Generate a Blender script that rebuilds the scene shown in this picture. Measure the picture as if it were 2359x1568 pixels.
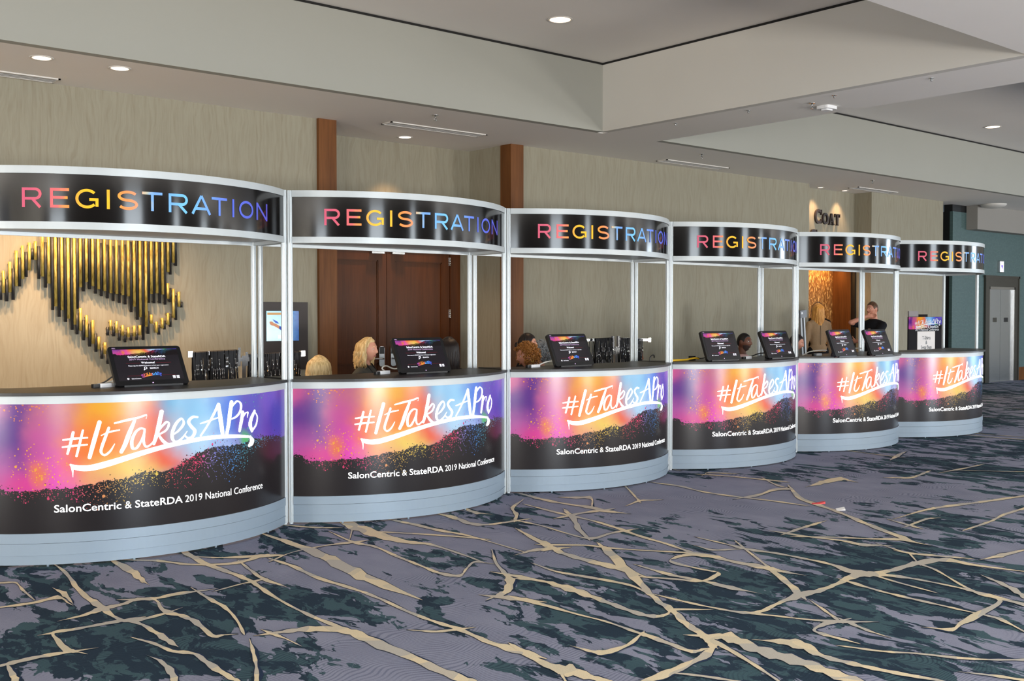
import bpy, math, random
from mathutils import Vector, Matrix, Euler, noise
import numpy as np

# ------------------------------------------------------------------ camera, world, light, exposure
for o in list(bpy.data.objects):
    bpy.data.objects.remove(o)
SC = bpy.context.scene
COL = SC.collection
CAM_H, YAW, PITCH, FPX = 1.5772, 0.8686, 0.0260, 2476.4
cam_data = bpy.data.cameras.new('camera')
cam_data.sensor_width = 36.0
cam_data.lens = FPX / 2359 * 36.0
cam_data.clip_end = 200
cam = bpy.data.objects.new('camera', cam_data)
COL.objects.link(cam)
cam.location = (0, 0, CAM_H)
FWD = Vector((math.cos(YAW) * math.cos(PITCH), math.sin(YAW) * math.cos(PITCH), -math.sin(PITCH)))
cam.rotation_euler = FWD.to_track_quat('-Z', 'Y').to_euler()
SC.camera = cam

world = bpy.data.worlds.new('daylight')
SC.world = world
world.use_nodes = True
world.node_tree.nodes['Background'].inputs[0].default_value = (0.62, 0.78, 1.0, 1)
world.node_tree.nodes['Background'].inputs[1].default_value = 0.55
SC.view_settings.view_transform = 'Standard'
SC.view_settings.look = 'None'
SC.view_settings.gamma = 1.0
SC.view_settings.exposure = 0.0
SC.view_settings.use_curve_mapping = False

def area_light(name, loc, target, sx, sy, watts, color, spread=180):
    l = bpy.data.lights.new(name, 'AREA')
    l.shape = 'RECTANGLE'; l.size = sx; l.size_y = sy; l.energy = watts; l.color = color; l.spread = math.radians(spread)
    o = bpy.data.objects.new(name, l)
    COL.objects.link(o)
    o.location = loc
    o.rotation_euler = (Vector(target) - Vector(loc)).to_track_quat('-Z', 'Z').to_euler()
    return o

SKY = (0.52, 0.74, 1.0); FILL_WARM = (1.0, 0.95, 0.88)
# daylight entering by the tall windows of the front wall (behind the camera) and of the side walls:
# the window light itself, plus added lamps that tint the floor and lift the ceiling
FRONT_Y = -6.0
FRONT_WIN = [(-7.4, 2.6), (3.0, 2.2), (8.9, .9), (14.6, 1.6), (20.5, 1.6), (27.5, 1.8)]   # centre x, width
for (wx, ww) in FRONT_WIN:
    area_light('window_daylight', (wx, FRONT_Y + .04, 2.60), (wx, 10, 2.60), ww - .1, 2.0, 66 * ww, (.84, .93, 1))
    area_light('low_sky_fill', (wx, FRONT_Y + .05, 1.0), (wx, 10, -2.4), ww - .1, 1.2, 23 * ww, SKY, 56)  # added fill, beam narrowed to floor and kick panels
    area_light('upward_fill', (wx, FRONT_Y + .06, .95), (wx, 10, 13.5), ww - .1, 1.2, 290 * ww, FILL_WARM)  # added fill tilted up to brighten the ceiling
area_light('window_daylight', (32.9, -.5, 1.95), (0, -.5, 1.95), 5.6, 3.3, 760, (.74, .87, 1))
area_light('upward_fill', (-10.1, 2.5, 1.2), (5, 2.5, 10), 5.0, 1.6, 1150, FILL_WARM)  # added fill from the left, to brighten the cross beam's side

# ------------------------------------------------------------------ helpers
def lin(c):
    return tuple(((v / 255) / 12.92 if v / 255 <= 0.04045 else ((v / 255 + 0.055) / 1.055) ** 2.4) for v in c) + (1.0,)

class NT:
    """small wrapper for building node trees"""
    def __init__(s, name):
        s.m = bpy.data.materials.new(name); s.m.use_nodes = True
        s.t = s.m.node_tree; s.n = s.t.nodes; s.b = s.n['Principled BSDF']
    def node(s, typ, **kw):
        n = s.n.new(typ)
        for k, v in kw.items(): setattr(n, k, v)
        return n
    def put(s, sock, v):
        if isinstance(v, bpy.types.NodeSocket): s.t.links.new(v, sock)
        elif isinstance(v, (tuple, list)) and len(v) == 4 and sock.type == 'VECTOR': sock.default_value = v[:3]
        else: sock.default_value = v
    def math(s, op, a, b=0.0, c=0.0, clamp=False):
        n = s.node('ShaderNodeMath', operation=op, use_clamp=clamp)
        s.put(n.inputs[0], a); s.put(n.inputs[1], b); s.put(n.inputs[2], c)
        return n.outputs[0]
    def vmath(s, op, a, b=(0, 0, 0)):
        n = s.node('ShaderNodeVectorMath', operation=op)
        s.put(n.inputs[0], a); s.put(n.inputs[1], b)
        return n.outputs['Value'] if op in ('LENGTH', 'DOT_PRODUCT', 'DISTANCE') else n.outputs[0]
    def mix(s, fac, a, b):
        n = s.node('ShaderNodeMix', data_type='RGBA')
        s.put(n.inputs[0], fac); s.put(n.inputs[6], a); s.put(n.inputs[7], b)
        return n.outputs[2]
    def mrange(s, v, a, b, c=0.0, d=1.0, typ='LINEAR'):
        n = s.node('ShaderNodeMapRange', interpolation_type=typ)
        for i, q in enumerate((v, a, b, c, d)): s.put(n.inputs[i], q)
        return n.outputs[0]
    def coord(s, kind='Object'):
        return s.node('ShaderNodeTexCoord').outputs[kind]
    def scale(s, v, sc):
        return s.vmath('MULTIPLY', v, sc)
    def noise(s, v, scale, detail=2.0, rough=0.5, dist=0.0, out=0):
        n = s.node('ShaderNodeTexNoise')
        s.put(n.inputs['Vector'], v); n.inputs['Scale'].default_value = scale
        n.inputs['Detail'].default_value = detail; n.inputs['Roughness'].default_value = rough
        n.inputs['Distortion'].default_value = dist
        return n.outputs[out]
    def ramp(s, v, stops, interp='LINEAR'):
        n = s.node('ShaderNodeValToRGB'); n.color_ramp.interpolation = interp
        e = n.color_ramp.elements
        while len(e) < len(stops): e.new(0.5)
        for el, (p, c) in zip(e, stops): el.position = p; el.color = c
        s.put(n.inputs[0], v)
        return n.outputs[0]
    def curve(s, v, pts):
        n = s.node('ShaderNodeFloatCurve'); c = n.mapping.curves[0]
        while len(c.points) < len(pts): c.points.new(0.5, 0.5)
        for q, (x, y) in zip(c.points, pts): q.location = (x, y)
        n.mapping.update(); s.put(n.inputs['Value'], v)
        return n.outputs[0]
    def sep(s, v):
        n = s.node('ShaderNodeSeparateXYZ'); s.put(n.inputs[0], v); return n.outputs
    def comb(s, x, y, z=0.0):
        n = s.node('ShaderNodeCombineXYZ')
        for i, q in enumerate((x, y, z)): s.put(n.inputs[i], q)
        return n.outputs[0]
    def set(s, **kw):
        names = dict(color='Base Color', rough='Roughness', metal='Metallic', spec='Specular IOR Level', coat='Coat Weight',
                     coat_rough='Coat Roughness', emit='Emission Color', strength='Emission Strength', normal='Normal', sheen='Sheen Weight')
        for k, v in kw.items(): s.put(s.b.inputs[names[k]], v)
        return s.m
    def bump(s, h, strength=0.3, dist=0.01):
        n = s.node('ShaderNodeBump'); n.inputs['Strength'].default_value = strength; n.inputs['Distance'].default_value = dist
        s.put(n.inputs['Height'], h); s.put(s.b.inputs['Normal'], n.outputs[0])

def plain(name, rgb, rough=0.5, metal=0.0, vary=0.06, scale=9.0, spec=0.5, emit=0.0, coat=0.0):
    """one colour broken up a little by noise"""
    t = NT(name); c = lin(rgb)
    f = t.noise(t.coord(), scale, 3.0)
    lo = tuple(max(0, v * (1 - vary)) for v in c[:3]) + (1,); hi = tuple(min(1, v * (1 + vary)) for v in c[:3]) + (1,)
    col = t.mix(f, lo, hi)
    t.set(color=col, rough=rough, metal=metal, spec=spec, coat=coat)
    if emit: t.set(emit=c, strength=emit)
    return t.m

class MB:
    """collects shapes, then links them as ONE mesh object"""
    def __init__(s): s.v = []; s.f = []; s.mi = []; s.sm = []; s.uv = {}
    def add(s, vs, fs, mat=0, smooth=False, uvs=None):
        o = len(s.v); s.v += [tuple(v) for v in vs]
        for f in fs:
            s.f.append(tuple(i + o for i in f)); s.mi.append(mat); s.sm.append(smooth)
        if uvs:
            for i, u in enumerate(uvs): s.uv[o + i] = u
        return s
    def box(s, x0, x1, y0, y1, z0, z1, mat=0, M=None):
        vs = [Vector((x, y, z)) for z in (z0, z1) for (x, y) in ((x0, y0), (x1, y0), (x1, y1), (x0, y1))]
        if M: vs = [M @ v for v in vs]
        return s.add(vs, [(3, 2, 1, 0), (4, 5, 6, 7), (0, 1, 5, 4), (1, 2, 6, 5), (2, 3, 7, 6), (3, 0, 4, 7)], mat)
    def cyl(s, p0, p1, r0, r1=None, n=12, mat=0, smooth=True):
        return s.tube([p0, p1], [r0, r0 if r1 is None else r1], n, mat, smooth)
    def tube(s, pts, r, n=8, mat=0, smooth=True, squash=None):
        pts = [Vector(p) for p in pts]
        rs = r if isinstance(r, (list, tuple)) else [r] * len(pts)
        vs = []; prev = None
        for i, p in enumerate(pts):
            t = (pts[min(i + 1, len(pts) - 1)] - pts[max(i - 1, 0)])
            t = t.normalized() if t.length > 1e-9 else Vector((0, 0, 1))
            if prev is None:
                a = t.orthogonal().normalized()
            else:
                a = prev - t * prev.dot(t)
                a = a.normalized() if a.length > 1e-6 else t.orthogonal().normalized()
            prev = a; b = t.cross(a)
            for k in range(n):
                q = 2 * math.pi * k / n
                vs.append(p + (a * math.cos(q) + b * math.sin(q)) * rs[i])
        fs = [(i * n + k, i * n + (k + 1) % n, (i + 1) * n + (k + 1) % n, (i + 1) * n + k) for i in range(len(pts) - 1) for k in range(n)]
        m = len(pts)
        s.add(vs, fs, mat, smooth)
        o = len(s.v) - len(vs)
        s.f.append(tuple(o + k for k in reversed(range(n)))); s.mi.append(mat); s.sm.append(False)
        s.f.append(tuple(o + (m - 1) * n + k for k in range(n))); s.mi.append(mat); s.sm.append(False)
        return s
    def ball(s, c, r, nu=16, nv=10, mat=0, M=None):
        c = Vector(c); rx, ry, rz = r if isinstance(r, (tuple, list)) else (r, r, r)
        vs = []
        for j in range(nv + 1):
            th = math.pi * j / nv
            for i in range(nu):
                ph = 2 * math.pi * i / nu
                v = Vector((rx * math.sin(th) * math.cos(ph), ry * math.sin(th) * math.sin(ph), rz * math.cos(th)))
                vs.append(c + (M @ v if M else v))
        fs = [(j * nu + i, (j + 1) * nu + i, (j + 1) * nu + (i + 1) % nu, j * nu + (i + 1) % nu) for j in range(nv) for i in range(nu)]
        return s.add(vs, fs, mat, True)
    def prism(s, poly, z0, z1, mat=0, M=None, smooth=False):
        n = len(poly)
        vs = [Vector((x, y, z0)) for x, y in poly] + [Vector((x, y, z1)) for x, y in poly]
        if M: vs = [M @ v for v in vs]
        fs = [(i, (i + 1) % n, n + (i + 1) % n, n + i) for i in range(n)]
        s.add(vs, fs, mat, smooth)
        o = len(s.v) - 2 * n
        s.f.append(tuple(o + i for i in reversed(range(n)))); s.mi.append(mat); s.sm.append(False)
        s.f.append(tuple(o + n + i for i in range(n))); s.mi.append(mat); s.sm.append(False)
        return s
    def build(s, name, mats, parent=None, label=None):
        me = bpy.data.meshes.new(name)
        me.from_pydata(s.v, [], s.f)
        for m in (mats if isinstance(mats, (list, tuple)) else [mats]): me.materials.append(m)
        me.polygons.foreach_set('material_index', s.mi)
        me.polygons.foreach_set('use_smooth', s.sm)
        if s.uv:
            uvl = me.uv_layers.new(name='UVMap')
            for l in me.loops: uvl.data[l.index].uv = s.uv.get(l.vertex_index, (0, 0))
        me.update()
        o = bpy.data.objects.new(name, me); COL.objects.link(o)
        if parent: o.parent = parent
        if label: o['label'] = label
        return o

def rrect(w, h, r, n=5, cx=0.0, cy=0.0):
    out = []
    for (sx, sy, a0) in ((1, 1, 0), (-1, 1, 90), (-1, -1, 180), (1, -1, 270)):
        for k in range(n + 1):
            a = math.radians(a0 + 90 * k / n)
            out.append((cx + sx * (w / 2 - r) + r * math.cos(a), cy + sy * (h / 2 - r) + r * math.sin(a)))
    return out

def tag(o, label, cat, group=None, kind=None):
    o['label'] = label; o['category'] = cat
    if group: o['group'] = group
    if kind: o['kind'] = kind
    return o
def thing(name, label, cat, loc=(0, 0, 0), rz=0.0, group=None):
    o = bpy.data.objects.new(name, None); o.empty_display_size = 0.1
    COL.objects.link(o); o.location = loc; o.rotation_euler = (0, 0, rz)
    return tag(o, label, cat, group)
def struct(o, parent=None):
    o['kind'] = 'structure'
    return o
def copy_tree(o, parent=None):
    c = o.copy(); COL.objects.link(c)
    if parent: c.parent = parent
    for ch in [x for x in bpy.data.objects if x.parent == o]: copy_tree(ch, c)
    return c

_text_cache = {}
def text_mesh(body, size=1.0, bold=0.0, align='LEFT', wide=1.0):
    """(vertices, faces) of a line of text laid flat in x, y"""
    key = (body, size, bold, align, wide)
    if key in _text_cache: return _text_cache[key]
    cu = bpy.data.curves.new('txt', 'FONT'); cu.body = body; cu.size = size; cu.offset = bold * size
    cu.align_x = align; cu.resolution_u = 3; cu.fill_mode = 'FRONT'
    ob = bpy.data.objects.new('txt', cu); COL.objects.link(ob)
    dg = bpy.context.evaluated_depsgraph_get(); dg.update()
    me = bpy.data.meshes.new_from_object(ob.evaluated_get(dg))
    vs = [(v.co.x * wide, v.co.y) for v in me.vertices]; fs = [tuple(p.vertices) for p in me.polygons]
    bpy.data.objects.remove(ob); bpy.data.curves.remove(cu); bpy.data.meshes.remove(me)
    _text_cache[key] = (vs, fs)
    return vs, fs

def smooth_pairs(pr, n=5):
    """Catmull-Rom through rows of numbers"""
    P = [np.array(q, float) for q in pr]
    P = [2 * P[0] - P[1]] + P + [2 * P[-1] - P[-2]]
    out = []
    for i in range(1, len(P) - 2):
        for k in range(n):
            t = k / n
            out.append(0.5 * (2 * P[i] + (P[i + 1] - P[i - 1]) * t + (2 * P[i - 1] - 5 * P[i] + 4 * P[i + 1] - P[i + 2]) * t * t + (3 * P[i] - P[i - 1] - 3 * P[i + 1] + P[i + 2]) * t ** 3))
    out.append(P[-2])
    return out

# ------------------------------------------------------------------ materials of the room
def mat_wallpaper():
    t = NT('figured_wallpaper'); co = t.coord()
    warp = t.noise(t.scale(co, (3.4, 3.4, 1.5)), 1.0, 2.0)
    s = t.sep(co)
    h = t.math('ADD', t.math('ADD', s[0], s[1]), t.math('MULTIPLY', warp, .26))
    fig = t.noise(t.comb(t.math('MULTIPLY', h, 30.0), 0, t.math('MULTIPLY', s[2], 1.7)), 1.0, 5.0, .62)
    fine = t.noise(t.scale(co, (85, 85, 4.0)), 1.0, 3.0)
    f = t.math('ADD', t.math('MULTIPLY', fig, .7), t.math('MULTIPLY', fine, .3))
    col = t.ramp(f, [(.34, lin((140, 132, 113))), (.47, lin((149, 143, 125))), (.58, lin((154, 149, 131))), (.75, lin((146, 139, 121)))])
    t.set(color=col, rough=.62, spec=.2)
    return t.m
def mat_wood(name, a, b, scale=1.0, rough=.4):
    t = NT(name); co = t.coord()
    w = t.noise(t.scale(co, (6 * scale, 6 * scale, .7 * scale)), 1.0, 3.0)
    g = t.noise(t.scale(co, (55 * scale, 55 * scale, 2.2 * scale)), 1.0, 4.0, .6)
    f = t.math('ADD', t.math('MULTIPLY', w, .6), t.math('MULTIPLY', g, .4))
    t.set(color=t.ramp(f, [(.3, lin(a)), (.7, lin(b))]), rough=rough, spec=.18)
    return t.m
def mat_paint(name, rgb):
    t = NT(name); f = t.noise(t.coord(), 1.2, 2.0)
    c = lin(rgb); d = tuple(v * .96 for v in c[:3]) + (1,)
    t.set(color=t.mix(f, d, c), rough=.85, spec=.2)
    t.bump(t.noise(t.coord(), 220, 2.0), .06, .002)
    return t.m
M_WALL = mat_wallpaper()
M_WOOD = mat_wood('reddish_wood', (84, 50, 24), (126, 80, 42))
M_DOOR = mat_wood('brown_door_wood', (64, 34, 13), (94, 53, 24))
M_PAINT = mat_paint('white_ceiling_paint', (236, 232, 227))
M_FASCIA = mat_paint('ceiling_paint_dimmed', (164, 164, 156))  # same white ceiling paint, darkened to offset the window light on the fascias
M_BEAM = mat_paint('ceiling_paint_half_dimmed', (206, 203, 196))  # same white ceiling paint, toned for the weaker light on the beam's side
M_BEIGE = mat_paint('light_wall_paint', (196, 192, 182))
M_GAP = plain('shadow_gap_black', (30, 29, 28), .9)
def mat_teal():
    t = NT('teal_tile_wallcovering'); co = t.coord(); s = t.sep(co)
    br = t.node('ShaderNodeTexBrick'); t.put(br.inputs['Vector'], t.comb(s[0], s[2]))
    br.inputs['Scale'].default_value = 9; br.inputs['Color1'].default_value = lin((84, 108, 106)); br.inputs['Color2'].default_value = lin((74, 97, 96))
    br.inputs['Mortar'].default_value = lin((70, 92, 94)); br.inputs['Mortar Size'].default_value = .03
    t.set(color=br.outputs[0], rough=.5)
    return t.m
M_TEAL = mat_teal()
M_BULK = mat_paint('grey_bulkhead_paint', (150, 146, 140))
M_ALU = plain('satin_aluminium', (196, 203, 206), .34, .35, .03, 30)
M_KICK = plain('silver_laminate_sky_tint', (130, 145, 158), .42, .12, .02, 14)  # silver laminate with the blue sky reflection put into its colour
M_ALU2 = plain('light_grey_laminate', (180, 186, 188), .38, .12, .02, 14)
M_CHROME = plain('polished_chrome', (205, 207, 210), .14, 1.0, .03, 30)
M_STEEL = plain('brushed_steel', (184, 187, 188), .27, .9, .08, 20)
M_DARKSTEEL = plain('dark_bronze_steel', (92, 90, 84), .32, .8, .08, 20)
M_BLACK = plain('black_plastic', (20, 20, 22), .38, 0, .1)
M_BLACKW = plain('black_laminate', (25, 23, 23), .40, 0, .1, 40)
M_WHITE = plain('white_plastic', (225, 226, 228), .4)
M_CARDBLACK = plain('black_foam_board', (36, 34, 36), .85, spec=.08)

# ------------------------------------------------------------------ carpet
def mat_carpet():
    t = NT('patterned_carpet'); co = t.coord()
    big = t.noise(t.scale(co, (.55, .42, 1)), 1.0, 2.0)
    bias = t.math('MULTIPLY', t.math('SUBTRACT', big, .5), .42)
    for (bx, by, rx, ry, a) in DARKPATCH:
        d = t.vmath('LENGTH', t.vmath('MULTIPLY', t.vmath('SUBTRACT', co, (bx, by, 0)), (1 / rx, 1 / ry, 0)))
        bias = t.math('ADD', bias, t.math('MULTIPLY', t.mrange(d, 0, 1, 1, 0, 'SMOOTHSTEP'), a))
    rot = t.node('ShaderNodeVectorRotate', rotation_type='Z_AXIS'); t.put(rot.inputs['Vector'], co); rot.inputs['Angle'].default_value = math.radians(6)
    warp = t.noise(t.scale(co, (3.0, 2.0, 1)), 1.0, 3.0, .6, 0, 1)
    rc = t.vmath('ADD', rot.outputs[0], t.vmath('MULTIPLY', t.vmath('SUBTRACT', warp, (.5, .5, .5)), (.22, .30, 0)))
    blot = t.noise(t.scale(rc, (5.2, 1.9, 1)), 1.0, 5.0, .60, .45)
    fleck = t.noise(t.scale(rc, (15, 6.5, 1)), 1.0, 3.0, .6, .5)
    lvl = t.math('ADD', t.math('ADD', blot, t.math('MULTIPLY', t.math('SUBTRACT', fleck, .5), .15)), bias)
    dark = t.mrange(lvl, .511, .518)
    deep = t.mrange(t.math('ADD', t.noise(t.scale(rc, (9.5, 4.2, 1)), 1.0, 5.0, .65, .4), t.math('MULTIPLY', bias, .25)), .495, .515)
    wob = t.noise(t.scale(co, (2.6, 2.6, 1)), 1.0, 1.0)
    s = t.sep(co)
    ph = t.math('ADD', t.math('MULTIPLY', s[1], 1.0), t.math('MULTIPLY', wob, .34))
    line = t.math('SINE', t.math('MULTIPLY', ph, 2 * math.pi / .021))
    region = t.mrange(t.noise(t.scale(co, (1.1, 1.1, 1)), 1.0, 1.0), .45, .56)
    line = t.math('MULTIPLY', t.mrange(line, .1, .7), region)
    speck = t.noise(t.scale(co, (150, 150, 1)), 1.0, 2.0, .7)
    mott = t.noise(t.scale(co, (6, 3, 1)), 1.0, 3.0, .6)
    grey = t.mix(mott, lin((134, 137, 157)), lin((164, 166, 183)))
    grey = t.mix(t.math('MULTIPLY', line, .6), grey, lin((104, 110, 132)))
    teal = t.mix(deep, lin((72, 97, 104)), lin((46, 62, 76)))
    teal = t.mix(t.math('MULTIPLY', line, .6), teal, lin((40, 54, 68)))
    col = t.mix(dark, grey, teal)
    col = t.mix(t.mrange(speck, .3, .7, 0, .22), col, lin((40, 48, 58)))
    t.set(color=col, rough=.95, spec=.08)
    t.bump(speck, .5, .004)
    return t.m
def mat_vein():
    t = NT('tan_carpet_vein'); co = t.coord()
    v = t.noise(t.scale(co, (2.5, 2.5, 1)), 1.0, 0.0)
    speck = t.noise(t.scale(co, (150, 150, 1)), 1.0, 2.0, .7)
    st = t.ramp(v, [(0, lin((196, 190, 178))), (.42, lin((222, 208, 178))), (.5, lin((236, 218, 182))), (.62, lin((206, 196, 178)))], 'CONSTANT')
    t.set(color=t.mix(t.mrange(speck, .3, .7, 0, .2), st, lin((140, 128, 108))), rough=.95, spec=.1)
    t.bump(speck, .4, .004)
    return t.m

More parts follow.
